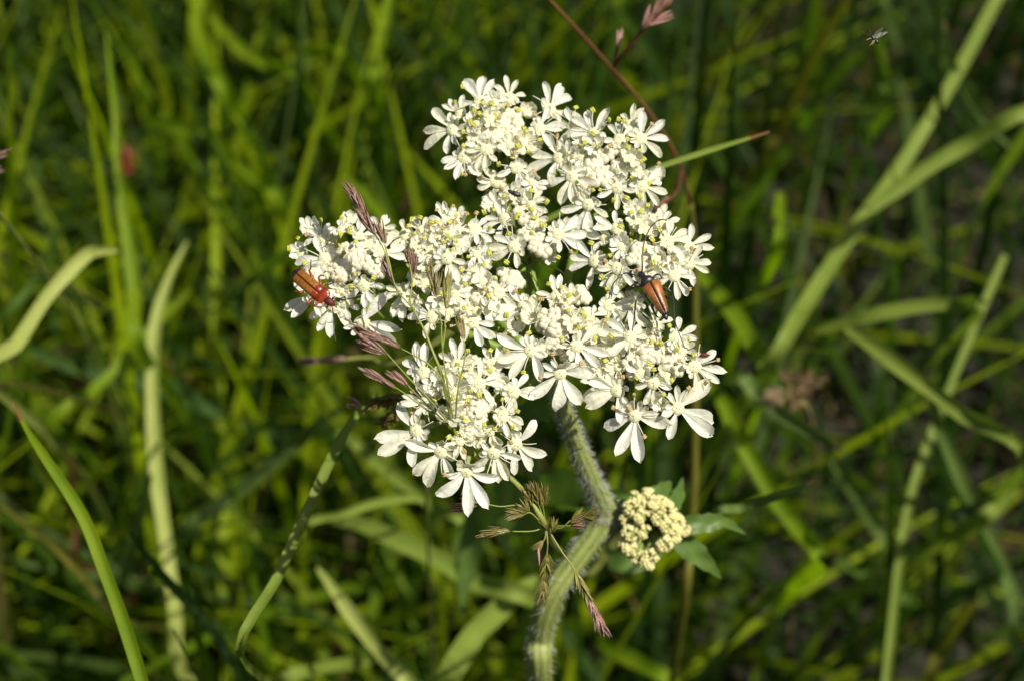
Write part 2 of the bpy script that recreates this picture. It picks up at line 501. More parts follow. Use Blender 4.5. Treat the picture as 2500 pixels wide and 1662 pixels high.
# ------------------------------------------------------------------ single blades one can pick out
def blade(label, key, pts, w, d0, d1, group=None, tipw=.06, basew=1.0, name='grass_shoot', tip_mat=None, roll=0.0, fold=.5, maxw=.35):
    """pts: photo pixels from tip to base; w: full width in photo pixels; d: depth at tip and base; then rooted in the soil"""
    n = len(pts)
    if key in ('lime', 'pale', 'soft') and d1 > d0: d0, d1 = (d0 + d1) / 2 + .012, (d0 + d1) / 2 - .012
    P3 = [P(x, y, d0 + (d1 - d0) * i / (n - 1)) for i, (x, y) in enumerate(pts)]
    last = P3[-1]
    dirv = (P3[-1] - P3[-2]); hd = Vector((dirv.x, dirv.y, 0))
    if hd.length > .035: hd = hd.normalized() * .035
    hd = hd + Vector((0, max(0, last.z) * .42, 0))
    g = Vector((last.x, last.y, 0)) + hd * 1.2
    mid = last + Vector((hd.x * .65, hd.y * .65, -last.z * .45))
    g.z = -.006
    allp = P3 + [mid, g]
    nn = 10 + 4 * n
    path = smooth_path(allp, nn)
    vis = (n - 1) / (len(allp) - 1)
    mb = MB()
    dm = (d0 + d1) / 2
    W = w / FPX * dm
    pv, fr = frame_path(path)
    vs, uvs, fs = [], [], []
    view = (CAM - P3[n // 2]).normalized()
    wob = random.uniform(0, 6)
    for i, p in enumerate(pv):
        t = i / nn
        tan = fr[i][0]
        s = tan.cross(view)
        if s.length < .25: s = tan.cross(Vector((1, .2, .3)))
        s.normalize()
        u = s.cross(tan).normalized()
        ro = roll + .35 * math.sin(t * 5 + wob)
        s2 = s * math.cos(ro) + u * math.sin(ro)
        u2 = u * math.cos(ro) - s * math.sin(ro)
        tv = min(t / vis, 1)
        k = min(1.0, tipw + (1 - tipw) * min(1, tv / maxw) ** .75)
        k *= 1 + (basew - 1) * tv
        if t > vis: k *= 1 - .62 * (t - vis) / (1 - vis)
        hw = W * .5 * k * (1 + .05 * math.sin(t * 23 + wob))
        for c, x in enumerate((-1, -.5, 0, .5, 1)):
            vs.append(p + s2 * (x * hw) + u2 * (abs(x) * fold * hw))
            uvs.append(((x + 1) / 2, t))
    for i in range(nn):
        for c in range(4):
            a = i * 5 + c
            fs.append((a, a + 1, a + 6, a + 5))
    org = Vector(g)
    vs = [v - org for v in vs]
    mb.add(vs, fs, 0, uvs)
    mats = [GR[key]]
    if tip_mat:
        mats.append(GR[tip_mat])
        k = max(1, int(nn * .10 * vis))
        for i in range(k * 4): mb.m[i] = 1
    o = link(name, mb.mesh(name, mats), None, Matrix.Translation(org))
    tag(o, label, 'grass shoot', group)
    return o
def Vp(*l): return [V(*p) for p in l]
def Zp(k, *l): return [Z(k, *p) for p in l]
GB = 'single grass blades standing out of the meadow'
BL = [
 ('bright lime pointed blade rising alone with a reddish tip, left of the pale banded stalk', 'lime', Vp((28,925),(62,990),(100,1048),(190,1185),(245,1320),(290,1440),(330,1568),(375,1720),(420,1900)), 34, .43, .445, dict(tip_mat='red', maxw=.45)),
 ('narrow green blade leaning up towards the brown seed spikes left of the flower', 'soft', Vp((870,905),(835,938),(805,975),(765,1050),(720,1150),(640,1330),(556,1515)), 26, .435, .46, dict(maxw=.5, tipw=.25)),
 ('pale banded upright grass stalk crossed by many thin shadows', 'pale', Vp((432,555),(392,640),(362,740),(352,850),(355,1000),(365,1130),(385,1280),(400,1400),(415,1540)), 34, .60, .66, dict(tipw=.1, maxw=.3)),
 ('pale blade arching over to a drooping tip beside the tall lime blade', 'pale', Vp((272,578),(228,578),(190,592),(110,680),(40,790),(-25,880)), 34, .53, .56, dict(tipw=.2)),
 ('tall lime blade widening downwards with a red beetle on it', 'lime', Vp((245,75),(256,170),(268,260),(275,400),(295,540),(308,680),(320,810)), 40, .60, .66, dict(tipw=.12, maxw=1.0)),
 ('thin green blade slanting up to a dark tip beside the tall lime blade', 'green', Vp((222,362),(180,450),(140,530),(80,650),(10,770)), 20, .60, .64, {}),
 ('long broad light green blade slanting beside the hovering wasp', 'soft', Vp((2310,-30),(2190,190),(2060,400),(1960,540),(1870,680),(1770,850)), 37, .66, .60, dict(tipw=.8)),
 ('light green blade ending in a pale blunt tip against the long slanting blade', 'soft', Vp((2008,482),(2060,440),(2120,395),(2220,335),(2380,265)), 40, .60, .60, dict(tipw=.6)),
 ('yellow green blade passing just beside the longhorn beetle flower cluster', 'lime', Zp(12,(230,10),(300,95),(370,180),(440,290),(505,420)), 42, .60, .66, dict(tipw=.4)),
 ('bright yellow green blade descending beside the lowest right florets', 'lime', Zp(12,(270,440),(340,520),(400,640),(520,850),(640,1010),(695,1120)), 44, .56, .64, dict(tipw=.5)),
 ('bent blade lying level beyond the brown dried seed head', 'soft', Zp(12,(690,248),(800,215),(900,190),(1100,152),(1230,145),(1300,165)), 34, .60, .62, dict(tipw=.5)),
 ('slim green culm running the full height behind the crossing blades', 'soft', Zp(12,(1400,-40),(1290,210),(1180,480),(1110,660),(1050,840),(1005,1100),(950,1600),(930,1800)), 22, .64, .62, dict(tipw=.8)),
 ('light blade slanting down across the slim green culm', 'soft', Zp(12,(800,235),(900,300),(1090,440),(1250,560),(1480,720)), 40, .57, .58, dict(tipw=.5)),
 ('jointed greyish blade hanging down from the crossing of two blades', 'grey', Zp(12,(1100,440),(1135,540),(1160,620),(1240,820),(1300,950),(1390,1150),(1440,1350)), 34, .60, .66, dict(tipw=.5)),
 ('grey green blade with a withered tip below the brown dried seed head', 'grey', Zp(12,(785,695),(700,640),(560,560),(460,480),(370,420)), 34, .55, .60, dict(tip_mat='straw', tipw=.3)),
 ('short blade with a pinkish withered tip next to the side bud cluster', 'grey', Zp(12,(683,805),(600,840),(520,872),(400,915),(270,945)), 22, .47, .50, dict(tip_mat='pink' if 'pink' in GR else 'straw', tipw=.2)),
 ('grey green blade below the withered tip, ending in a bent joint', 'grey', Zp(12,(740,720),(800,800),(870,905),(920,990),(965,1080)), 36, .66, .70, dict(tipw=.5)),
 ('short wide pale blade stub beside the slim green culm', 'soft', Zp(12,(975,1075),(945,1110),(905,1180)), 44, .66, .68, dict(tipw=.6)),
 ('short wide pale blade stub forking off the jointed blade', 'soft', Zp(12,(1425,840),(1380,890),(1310,960)), 42, .62, .64, dict(tipw=.6)),
 ('pale straight blade with faint cross shadows under the flower head', 'pale', Vp((732,1308),(800,1400),(870,1490),(955,1580)), 36, .55, .60, dict(tipw=.25)),
 ('broad light green blade running down from the hairy stem foot', 'soft', Zp(6,(730,860),(600,960),(480,1055),(360,1170),(270,1280),(100,1590)), 56, .57, .60, dict(tipw=.2)),
 ('broad folded pale blade behind the drooping lanceolate leaf', 'soft', Vp((770,1196),(830,1208),(900,1240),(1010,1290),(1100,1340),(1225,1375)), 46, .58, .62, dict(tipw=.5)),
 ('thin arched blade above the broad folded pale blade', 'soft', Vp((990,1152),(930,1148),(860,1158),(790,1182),(700,1215)), 22, .55, .60, dict(tipw=.4)),
 ('mid green blade passing behind the lowest left florets', 'soft', Vp((780,990),(850,1050),(930,1110),(1000,1160),(1080,1205)), 32, .60, .62, dict(tipw=.5)),
 ('grey green blade slanting from under the blurred seed spikes', 'grey', Zp(13,(1290,535),(1180,610),(1100,680),(900,850),(680,1020)), 36, .62, .66, dict(tipw=.35)),
 ('thin green blade running towards the blurred brown seed spikes', 'green', Zp(13,(1265,380),(1170,450),(1080,530),(900,690),(760,830)), 18, .58, .66, {}),
 ('lime blade crossing the pale banded stalk', 'lime', Zp(13,(730,85),(640,165),(580,230),(400,430),(190,610)), 26, .64, .68, {}),
 ('dark broad blade lying behind the pale banded stalk', 'dark', Zp(13,(80,295),(300,380),(560,440),(800,540),(1020,610)), 46, .70, .74, dict(tipw=.4)),
 ('upright green blade just left of the pale banded stalk foot', 'grey', Zp(13,(575,780),(545,870),(520,960),(490,1100),(478,1200)), 30, .60, .66, {}),
 ('thin brownish blade slanting under the bright lime pointed blade', 'olive', Zp(13,(0,900),(110,980),(200,1050),(330,1190),(460,1340)), 18, .58, .62, dict(tipw=.5)),
 ('dark green blade crossing in front of the pale banded stalk', 'dark', Zp(13,(490,1000),(560,1100),(620,1170),(800,1370),(960,1590)), 26, .50, .56, dict(tipw=.3)),
 ('short light blade lying level under the pale straight blade', 'soft', Zp(13,(1430,1480),(1340,1500),(1250,1515),(1060,1570)), 32, .60, .62, dict(tipw=.4)),
 ('green blade pointing at the tip of the level pink tipped culm', 'green', Zp(11,(785,905),(700,1020),(620,1130),(540,1240),(460,1340)), 26, .64, .70, {}),
 ('short upright yellow green blade with a brown blunt tip', 'lime', Zp(11,(795,1055),(788,1120),(780,1210),(772,1390)), 30, .60, .64, dict(tip_mat='olive', tipw=.6)),
 ('olive blade with a brown upper end slanting behind the pink tipped culm', 'olive', Zp(11,(1170,-10),(1060,150),(960,320),(880,500),(800,700),(685,910)), 30, .64, .72, dict(tipw=.6)),
 ('dark green upright blade behind the olive slanting blade', 'green', Zp(11,(975,-30),(955,100),(935,240),(920,380)), 34, .72, .78, dict(tipw=.6)),
 ('green upright blade standing under the hovering wasp', 'green', Zp(11,(1340,200),(1345,300),(1360,430),(1385,560)), 34, .68, .72, dict(tipw=.5)),
 ('soft arched blade bending towards the hovering wasp', 'green', Zp(11,(1270,300),(1190,330),(1110,420),(1020,520),(940,640)), 30, .70, .74, dict(tipw=.1)),
 ('thin greyish stalk crossing behind the long broad slanting blade', 'grey', Zp(11,(1690,110),(1720,250),(1760,400),(1900,640),(2120,930)), 18, .62, .68, dict(tip_mat='straw', tipw=.5)),
 ('lime blade dropping straight from the upper edge of the meadow', 'lime', Vp((900,-20),(885,60),(872,140),(866,200)), 30, .70, .74, dict(tipw=.7)),
 ('wide lime blade bending right above the tall lime blade', 'lime', Vp((462,-20),(455,50),(480,130),(530,230)), 38, .72, .76, dict(tipw=.6)),
 ('lime blade sloping away from the wide bending lime blade', 'lime', Vp((485,40),(545,105),(620,150),(690,180)), 30, .74, .78, dict(tipw=.5)),
 ('sunlit lime blade lying level among the dense fine grass', 'lime', Vp((335,278),(390,288),(440,302),(495,322)), 30, .70, .72, dict(tipw=.3)),
 ('lime blade sloping down between level sunlit blades', 'lime', Vp((470,310),(530,360),(590,415),(650,470)), 26, .70, .74, {}),
 ('lime blade sloping down to the purple grass spike', 'lime', Vp((785,400),(850,460),(905,520),(960,575)), 30, .66, .72, {}),
 ('green blade with a brown withered tip pointing at the red soldier beetle', 'green', Vp((695,560),(640,600),(590,640),(530,705)), 24, .58, .64, dict(tip_mat='straw', tipw=.5)),
 ('short lime blade lying level near a yellow blurred leaf', 'lime', Vp((660,118),(710,114),(760,120),(800,140)), 30, .76, .78, dict(tipw=.5)),
 ('lime blade sloping down under the hairy stem foot', 'lime', Zp(6,(1150,1290),(1260,1360),(1400,1440),(1640,1580)), 40, .64, .66, dict(tipw=.4)),
 ('yellowish thin blade slanting below the short wide stub', 'olive', Zp(12,(1300,1260),(1230,1340),(1160,1440),(1080,1580)), 30, .62, .66, dict(tipw=.3)),
 ('short olive blade sloping up to the slim green culm', 'green', Zp(12,(760,1110),(860,1160),(960,1220),(1060,1260)), 34, .70, .72, dict(tipw=.4)),
 ('straw coloured leaf tip beside the pink grass spikelets', 'olive', Zp(11,(580,240),(500,285),(440,320),(380,350)), 28, .72, .74, dict(tipw=.7, tip_mat='straw')),
 ('pale withered leaf tip curled behind the top floret cluster', 'olive', Zp(11,(410,420),(370,460),(320,500),(270,560)), 40, .74, .76, dict(tipw=.7)),
 ('thin brown stalk standing behind the thin brownish blade', 'red', Zp(13,(270,720),(280,860),(290,980),(300,1120)), 16, .62, .66, dict(tipw=.7)),
 ('green blade stub rising behind the two lowest right florets', 'green', Vp((1490,985),(1490,1050),(1488,1130),(1480,1220)), 22, .55, .60, dict(tipw=.8)),
 ('broad green blade showing behind the middle of the flower head', 'green', Zp(3,(600,540),(540,640),(470,740),(420,860)), 40, .50, .56, dict(tipw=.6)),
]
for lab, key, pts, w, a, b, kw in BL:
    blade(lab, key, pts, w, a, b, GB, **kw)

# level culm with a pink tip (behind the top right cluster)
o = blade('level round green culm with a pink tip poking out behind the top cluster', 'soft',
          Vp((1772, 304), (1700, 327), (1600, 360), (1500, 395), (1400, 440), (1290, 492), (1150, 560), (1000, 640)), 15, .455, .45, GB, tipw=.35, name='grass_shoot', tip_mat='red', fold=.9, maxw=.25)

# lanceolate leaf behind the lower panicle
def flat_leaf(mb, pts, hw, view, teeth=0, fold=.25, mat=0, profile=None):
    path = smooth_path(pts, 18)
    pv, fr = frame_path(path)
    vs, fs, uvs = [], [], []
    for i, p in enumerate(pv):
        t = i / 18
        s = fr[i][0].cross(view).normalized()
        u = s.cross(fr[i][0]).normalized()
        k = (math.sin(math.pi * (t ** .8)) * .95 + .05) if profile is None else profile(t)
        if teeth: k *= 1 + .28 * (((t * teeth) % 1) - .5)
        for x in (-1, -.5, 0, .5, 1):
            vs.append(p + s * (x * hw * k) + u * ((abs(x) * fold + .12 * math.sin(t * 17 + x * 3)) * hw * k))
            uvs.append(((x + 1) / 2, t))
    for i in range(18):
        for c in range(4):
            a = i * 5 + c
            fs.append((a, a + 1, a + 6, a + 5))
    mb.add(vs, fs, mat, uvs)

# ------------------------------------------------------------------ hogweed: stem, rays, leaves
HUB = P(1345, 905, .4300)
NODE = P(1478, 1243, .452)
stem_pts = [HUB, P(1362, 960, .4315), P(1395, 1050, .436), P(1435, 1150, .443), P(1462, 1212, .449), NODE, P(1470, 1272, .4525), P(1446, 1312, .453), P(1395, 1380, .454),
            P(1346, 1455, .456), P(1322, 1550, .463), P(1318, 1700, .478)]
stem_foot = Vector((stem_pts[-1].x + .002, stem_pts[-1].y + .035, -.006))
stem_pts += [stem_pts[-1].lerp(stem_foot, .5) + Vector((.002, .008, 0)), stem_foot]
hog = thing('hogweed_plant', stem_foot, 'hogweed with a flat white flower head, hairy stem and a side cluster of buds', 'flower')
def hogpart(name, mb, mats, mw=None, smooth=True, parent=None):
    return link(name, mb.mesh(name, mats, smooth), parent or hog, mw)
spath = smooth_path(stem_pts, 60)
mb = MB()
rad = []
for i in range(61):
    t = i / 60
    r = .0011 + .0005 * min(1, t / .4) + .0008 * t
    dn = (Vector(spath[i]) - NODE).length
    r *= 1 + .35 * math.exp(-(dn / .004) ** 2)
    if t < .06: r *= 1.2 - 3 * t
    rad.append(r)
# ribs: modulate the section
pts_, fr_ = frame_path(spath)
vs, fs, uvs = [], [], []
SD = 20
for i, (p, (t_, s_, u_)) in enumerate(zip(pts_, fr_)):
    for k in range(SD):
        a = 2 * math.pi * k / SD
        r = rad[i] * (1 + .045 * (-1) ** k)
        vs.append(p + s_ * math.cos(a) * r + u_ * math.sin(a) * r); uvs.append((k / SD, i / 60))
for i in range(60):
    for k in range(SD):
        k2 = (k + 1) % SD
        fs.append((i * SD + k, i * SD + k2, (i + 1) * SD + k2, (i + 1) * SD + k))
fs.append(tuple(range(SD))[::-1])
mb.add(vs, fs, 0, uvs)
stem = hogpart('stem', mb, [M['stem']])
def hairs(path, rads, count, len_mm, mbh, r=.000022, t0=0, t1=1):
    pts, fr = frame_path(path)
    n = len(pts) - 1
    for _ in range(count):
        t = random.uniform(t0, t1) * n
        i = min(int(t), n - 1)
        p = pts[i].lerp(pts[i + 1], t - i)
        rr = rads[i] if hasattr(rads, '__len__') else rads
        a = random.uniform(0, 2 * math.pi)
        d = fr[i][1] * math.cos(a) + fr[i][2] * math.sin(a)
        d2 = (d + fr[i][0] * random.uniform(-.1, .7) + Vector((random.gauss(0, .25), random.gauss(0, .25), random.gauss(0, .25)))).normalized()
        b = p + d * rr * .97
        ln = len_mm * .001 * random.uniform(.5, 1.25)
        s = d2.orthogonal().normalized() * r
        s2 = d2.cross(s).normalized() * r
        mid = b + d2 * ln * .6
        tip = b + d2 * ln + Vector((0, 0, -.0002)) + fr[i][0] * .0002
        mbh.add([b + s, b - s * .5 + s2, b - s * .5 - s2, mid + s * .8, mid - s * .4 + s2 * .8, mid - s * .4 - s2 * .8, tip],
                [(0, 1, 4, 3), (1, 2, 5, 4), (2, 0, 3, 5), (3, 4, 6), (4, 5, 6), (5, 3, 6)])
mb = MB()
hairs(spath, rad, 2400, 1.25, mb, .00002, t0=.02, t1=.46)
hairs(spath, rad, 700, 1.3, mb, .00003, t0=.40, t1=.85)
ho = hogpart('hair', mb, [M['hair']], parent=stem); ho['kind'] = 'stuff'
# sheath and leaves at the node
VIEW = -FWD
def hleaf(pts, hw_px, teeth=0, prof=None, fold=.25, label=None):
    mb = MB()
    d = sum((Vector(p) - CAM).dot(FWD) for p in pts) / len(pts)
    flat_leaf(mb, pts, hw_px / FPX * d, VIEW, teeth, fold, 0, prof)
    o = hogpart('leaf', mb, [M['hogleaf']])
    if label: o['label'] = label
def Z6(x, y, d): return P(*Z(6, x, y), d)
hleaf([Z6(1150, 330, .452), Z6(1240, 300, .450), Z6(1330, 300, .448), Z6(1410, 330, .447)], 26, 0, lambda t: .75 - .5 * t, .6, 'pale sheath where the side branch leaves the stem')
hleaf([Z6(1520, 500, .4525), Z6(1750, 500, .452), Z6(1880, 490, .453), Z6(2000, 480, .454), Z6(2150, 565, .458)], 24, 7, None, .3, 'toothed leaf tip beside the bud cluster')
hleaf([Z6(1520, 520, .453), Z6(1740, 640, .455), Z6(1860, 740, .457), Z6(1985, 865, .460)], 28, 5)
hleaf([Z6(1520, 490, .453), Z6(1640, 380, .456), Z6(1690, 300, .459), Z6(1722, 180, .462)], 20, 4)
hleaf([Z6(1500, 490, .453), Z6(1540, 330, .457), Z6(1600, 260, .460), Z6(1640, 205, .463)], 26, 4)
hleaf([Z6(1180, 420, .46), Z6(800, 380, .53), Z6(380, 440, .56), Z6(270, 620, .57), Z6(240, 850, .575), Z6(215, 1140, .58)], 40, 6,
      lambda t: .12 if t < .3 else max(.03, math.sin(math.pi * ((t - .3) / .7) ** .7)), .25, 'drooping lanceolate leaf lobe on a long stalk')
hleaf([Z6(1080, 480, .47), Z6(900, 520, .54), Z6(660, 440, .57), Z6(480, 330, .585), Z6(330, 320, .60)], 62, 5,
      lambda t: .1 if t < .3 else max(.03, math.sin(math.pi * ((t - .3) / .7) ** .8)))
hleaf([Z6(1180, 420, .46), Z6(1120, 330, .50), Z6(950, 260, .52), Z6(830, 270, .53), Z6(740, 300, .54)], 55, 5,
      lambda t: .1 if t < .3 else max(.03, math.sin(math.pi * ((t - .3) / .7) ** .8)))
hleaf([Z6(1150, 440, .465), Z6(1200, 650, .52), Z6(1300, 740, .545), Z6(1450, 720, .55), Z6(1600, 690, .56)], 34, 4,
      lambda t: .1 if t < .25 else max(.03, math.sin(math.pi * ((t - .25) / .75) ** .8)))
hleaf([Z(3,0,0) and P(1380, 930, .436), P(1330, 985, .446), P(1290, 1010, .45), P(1235, 1030, .455)], 36, 4, lambda t: max(.05, math.sin(math.pi * t ** .8)))

# ------------------------------------------------------------------ florets
UMB = {'T1': Z(1, 700, 600), 'T2': Z(1, 1620, 800), 'M': Z(1, 930, 1290), 'ML': Z(2, 1600, 760), 'L': Z(2, 650, 850), 'RG': Z(3, 1480, 520),
       'CB': Z(5, 620, 400), 'RB': Z(5, 1440, 640), 'BL': Z(4, 780, 680), 'MC': Z(2, 1760, 1240)}
DOME = .016
def surf(u, px, py):
    cx, cy = UMB[u]
    d0 = dplane(cx, cy)
    r2 = ((px - cx) ** 2 + (py - cy) ** 2) / 16000.0 ** 2
    return d0 + (dplane(px, py) - d0) * .8 + r2 / (2 * DOME)
CUP = {}
for k, (cx, cy) in UMB.items():
    d = dplane(cx, cy)
    c = P(cx, cy, d)
    toh = (HUB - c)
    nrm = (VIEW * .7 + Vector((0, 0, 1)) * .5).normalized()
    CUP[k] = c - nrm * .0125 + (toh - toh.project(nrm)).normalized() * min(.004, toh.length * .1)

def lobe(mb, Lp, W, ang, e0, e1, cup, seed, mat, r0, zoff, NT=9, NU=6):
    """one rounded petal lobe in floret space (z = floret axis), pointing at angle ang"""
    rnd = random.Random(seed)
    ph1, ph2, ph3 = rnd.uniform(0, 6), rnd.uniform(0, 6), rnd.uniform(0, 6)
    ca, sa = math.cos(ang), math.sin(ang)
    vs, uvs, fs = [], [], []
    y = r0; z = zoff
    bend = rnd.uniform(-.14, .14); tipx = rnd.uniform(1.35, 2.3)
    for i in range(NT + 1):
        t = i / NT
        w = (.17 + .83 * math.sin(math.pi / 2 * min(1, t / .62)) ** 1.5)
        if t > .62: w *= math.sqrt(max(.0, 1 - ((t - .62) / .38) ** tipx)) + .04
        for j in range(NU + 1):
            u = j / NU * 2 - 1
            x = u * W * w + bend * Lp * t * t
            zz = z + cup * W * (u * u - .4) * min(1, t * 1.8) * (1 - .4 * t)
            zz += -.16 * W * math.exp(-(u / .3) ** 2) * math.sin(math.pi * t)
            zz += W * t * (.26 * math.sin(u * 2.6 + ph1) + .22 * math.sin(t * 6 + u * 1.5 + ph2) + .07 * math.sin(u * 7 + t * 4 + ph3))
            yy = y + .05 * Lp * t * math.sin(u * 2 + ph3) * .5
            vs.append((ca * yy - sa * x, sa * yy + ca * x, zz))
            uvs.append(((u + 1) / 2, t))
        e = math.radians(e0 + (e1 - e0) * ((i + .5) / NT) ** 1.2)
        y += math.cos(e) * Lp / NT; z += math.sin(e) * Lp / NT
    for i in range(NT):
        for j in range(NU):
            a = i * (NU + 1) + j
            fs.append((a, a + 1, a + NU + 2, a + NU + 1))
    mb.add(vs, fs, mat, uvs)
def petal_pair(mb, q, mat, r0):
    """a notched petal: two lobes joined over their lower part; q = (La, Lb, width ratio, angle, half split, e0, e1, cup, seed)"""
    La, Lb, wr, pa, (fa, fb), e0, e1, cup, sd = q
    rnd = random.Random(sd)
    for s_, Lx, phi in ((1, La, fa), (-1, Lb, fb)):
        W = max(.00046, Lx * wr)
        lobe(mb, Lx, W, pa + s_ * phi, e0 + rnd.uniform(-6, 6), e1 + rnd.uniform(-14, 14), cup, rnd.random(), mat, r0, .00003 * s_)

# anther and bud prototypes (shared mesh data)
def anther_mesh(mat, k):
    mb = MB()
    for s in (-1, 1):
        ellipsoid(mb, (s * .00014, 0, 0), (.00020, .00047 + .00005 * k, .00021), 8, 6)
    return mb.mesh('anther', [mat])
ANTH = [anther_mesh(M['anther'], 0), anther_mesh(M['anther'], 1)]
ANTH_OLD = [anther_mesh(M['anther_old'], -2)]
def bud_mesh(mat, seed, R=.00105):
    rnd = random.Random(seed)
    mb = MB()
    for i in range(5):
        a = 2 * math.pi * i / 5 + rnd.uniform(-.12, .12)
        k = rnd.uniform(.88, 1.12)
        rr = R * .50 * k
        q = Matrix.Rotation(a, 3, 'Z') @ Matrix.Rotation(math.radians(-28), 3, 'Y')
        c = Vector((math.cos(a), math.sin(a), 0)) * R * .50 + Vector((0, 0, rnd.uniform(-.05, .10) * R))
        ellipsoid(mb, c, (rr * .78, rr * .92, rr * 1.1), 12, 8, 0, q)
        ellipsoid(mb, Vector((math.cos(a), math.sin(a), 0)) * R * .2 + Vector((0, 0, R * .2)), (rr * .36, rr * .5, rr * .5), 7, 5, 0, Matrix.Rotation(a, 3, 'Z'))
    ellipsoid(mb, (0, 0, -R * .45), (R * .62, R * .62, R * .7), 8, 5)
    tube(mb, [(0, 0, -R * .8), (0, 0, -R * 2.2), (R * .3, 0, -R * 4.5)], [R * .4, R * .22, R * .2], 5, 1)
    return mb.mesh('bud', [mat, M['pedicel']])
BUD = [bud_mesh(M['bud'], i, .00122 + .0001 * (i % 3)) for i in range(5)]

F = []     # umbellet, crop, x, y, radius(crop px), kind, direction in degrees (0 right, 90 down), anthers(fresh, old), extra depth mm, tilt
def fl(u, z, x, y, r, kind, ang=None, fresh=0, old=0, dz=0., flat=None): F.append((u, z, x, y, r, kind, ang, fresh, old, dz, flat))
fl('T1', 1, 570, 330, 215, 'R', -110, 1, 0); fl('T1', 1, 812, 300, 150, 'R', -75, 0, 1); fl('T1', 1, 1140, 390, 225, 'R', -40, 0, 1)
fl('T1', 1, 345, 560, 225, 'R', 170, 1, 0); fl('T1', 1, 620, 720, 150, 'R', 110, 0, 1); fl('T1', 1, 870, 870, 165, 'R', 80, 1, 1)
fl('T1', 1, 1060, 545, 165, 'R', 0, 0, 1); fl('T1', 1, 440, 785, 170, 'R', 115, 0, 1); fl('T1', 1, 700, 985, 150, 'R', 165, 0, 1, 1)
fl('T1', 1, 405, 420, 130, 'R', -140, 1, 0, 1.2); fl('T1', 1, 660, 470, 95, 'N', None, 2, 0); fl('T1', 1, 520, 620, 90, 'N', None, 3, 0)
fl('T1', 1, 930, 660, 95, 'N', None, 4, 0); fl('T1', 1, 690, 340, 90, 'N', None, 2, 0); fl('T1', 1, 820, 690, 90, 'N', None, 1, 1)
fl('T1', 1, 540, 500, 80, 'N', None, 1, 1, .6)
fl('T2', 1, 1215, 790, 225, 'R', 175, 0, 1); fl('T2', 1, 1320, 940, 215, 'R', 95, 0, 2); fl('T2', 1, 1690, 1030, 160, 'R', 75, 4, 0, -.8)
fl('T2', 1, 1455, 1170, 210, 'R', 105, 0, 1); fl('T2', 1, 1900, 1020, 180, 'R', 30, 0, 0, 2.5); fl('T2', 1, 1710, 640, 150, 'R', -110, 1, 1)
fl('T2', 1, 1885, 630, 200, 'R', -15, 1, 1); fl('T2', 1, 1495, 590, 200, 'R', -125, 4, 0); fl('T2', 1, 1800, 510, 135, 'R', -70, 1, 1, 1.0)
fl('T2', 1, 1800, 790, 95, 'N', None, 3, 0); fl('T2', 1, 1520, 690, 95, 'N', None, 2, 0); fl('T2', 1, 1960, 1290, 165, 'R', -35, 0, 1, 4)
fl('T2', 1, 1330, 530, 150, 'R', 190, 1, 0, 1.2); fl('T2', 1, 1400, 780, 90, 'N', None, 0, 1, 1); fl('T2', 1, 1860, 880, 80, 'N', None, 1, 0, 1)
fl('M', 1, 990, 1170, 135, 'R', -40, 4, 0); fl('M', 1, 775, 1285, 160, 'R', 180, 5, 0); fl('M', 1, 850, 1510, 190, 'R', 150, 2, 0, -1)
fl('M', 1, 1210, 1410, 190, 'R', 20, 1, 1); fl('M', 1, 845, 1100, 120, 'N', None, 1, 1, .8); fl('M', 1, 720, 1180, 110, 'N', None, 1, 0, 1)
fl('ML', 2, 1590, 470, 150, 'R', -90, 0, 5, .8); fl('ML', 2, 1360, 560, 130, 'R', -130, 3, 0); fl('ML', 2, 1880, 555, 175, 'R', 10, 0, 1)
fl('ML', 2, 1610, 830, 200, 'R', 75, 1, 0, -.8); fl('ML', 2, 1215, 600, 180, 'R', 190, 1, 1, .5); fl('ML', 2, 1900, 790, 140, 'R', 40, 2, 0)
fl('ML', 2, 1880, 950, 140, 'R', 80, 2, 0); fl('ML', 2, 1640, 600, 95, 'N', None, 3, 0); fl('ML', 2, 1530, 620, 90, 'N', None, 1, 0)
fl('ML', 2, 1330, 700, 110, 'N', None, 2, 0); fl('ML', 2, 1740, 690, 100, 'N', None, 2, 0); fl('ML', 2, 1450, 780, 120, 'R', 160, 0, 1, 1)
fl('ML', 2, 1700, 1010, 120, 'N', None, 1, 1, 1); fl('ML', 2, 1700, 450, 110, 'N', None, 0, 2, .6)
fl('MC', 2, 2110, 1160, 190, 'R', 40, 0, 1); fl('MC', 2, 1470, 1390, 200, 'R', 190, 0, 2); fl('MC', 2, 1860, 1440, 210, 'R', 60, 1, 1)
fl('MC', 2, 1690, 1170, 110, 'N', None, 2, 0); fl('MC', 2, 1960, 1050, 120, 'N', None, 0, 2, .5); fl('MC', 2, 1560, 1200, 110, 'N', None, 1, 0, 1)
fl('MC', 2, 2020, 1320, 110, 'N', None, 1, 0, 1); fl('MC', 2, 1640, 1330, 110, 'N', None, 0, 1, 1)
fl('ML', 2, 1180, 1150, 230, 'R', 100, 0, 0, 6.5); fl('ML', 2, 1340, 985, 180, 'R', 60, 0, 1, 5.5)
fl('L', 2, 430, 640, 170, 'R', -130, 1, 1); fl('L', 2, 600, 560, 120, 'R', -100, 2, 0); fl('L', 2, 775, 610, 130, 'R', -70, 2, 0)
fl('L', 2, 440, 830, 245, 'R', 175, 1, 0, .4); fl('L', 2, 990, 770, 200, 'R', 10, 0, 0, -.6); fl('L', 2, 815, 1090, 185, 'R', 65, 3, 0, -.6)
fl('L', 2, 810, 1440, 290, 'R', 10, 0, 0, -1.0); fl('L', 2, 340, 1190, 245, 'R', 140, 0, 0, .3); fl('L', 2, 510, 1290, 240, 'R', 105, 0, 1, .6)
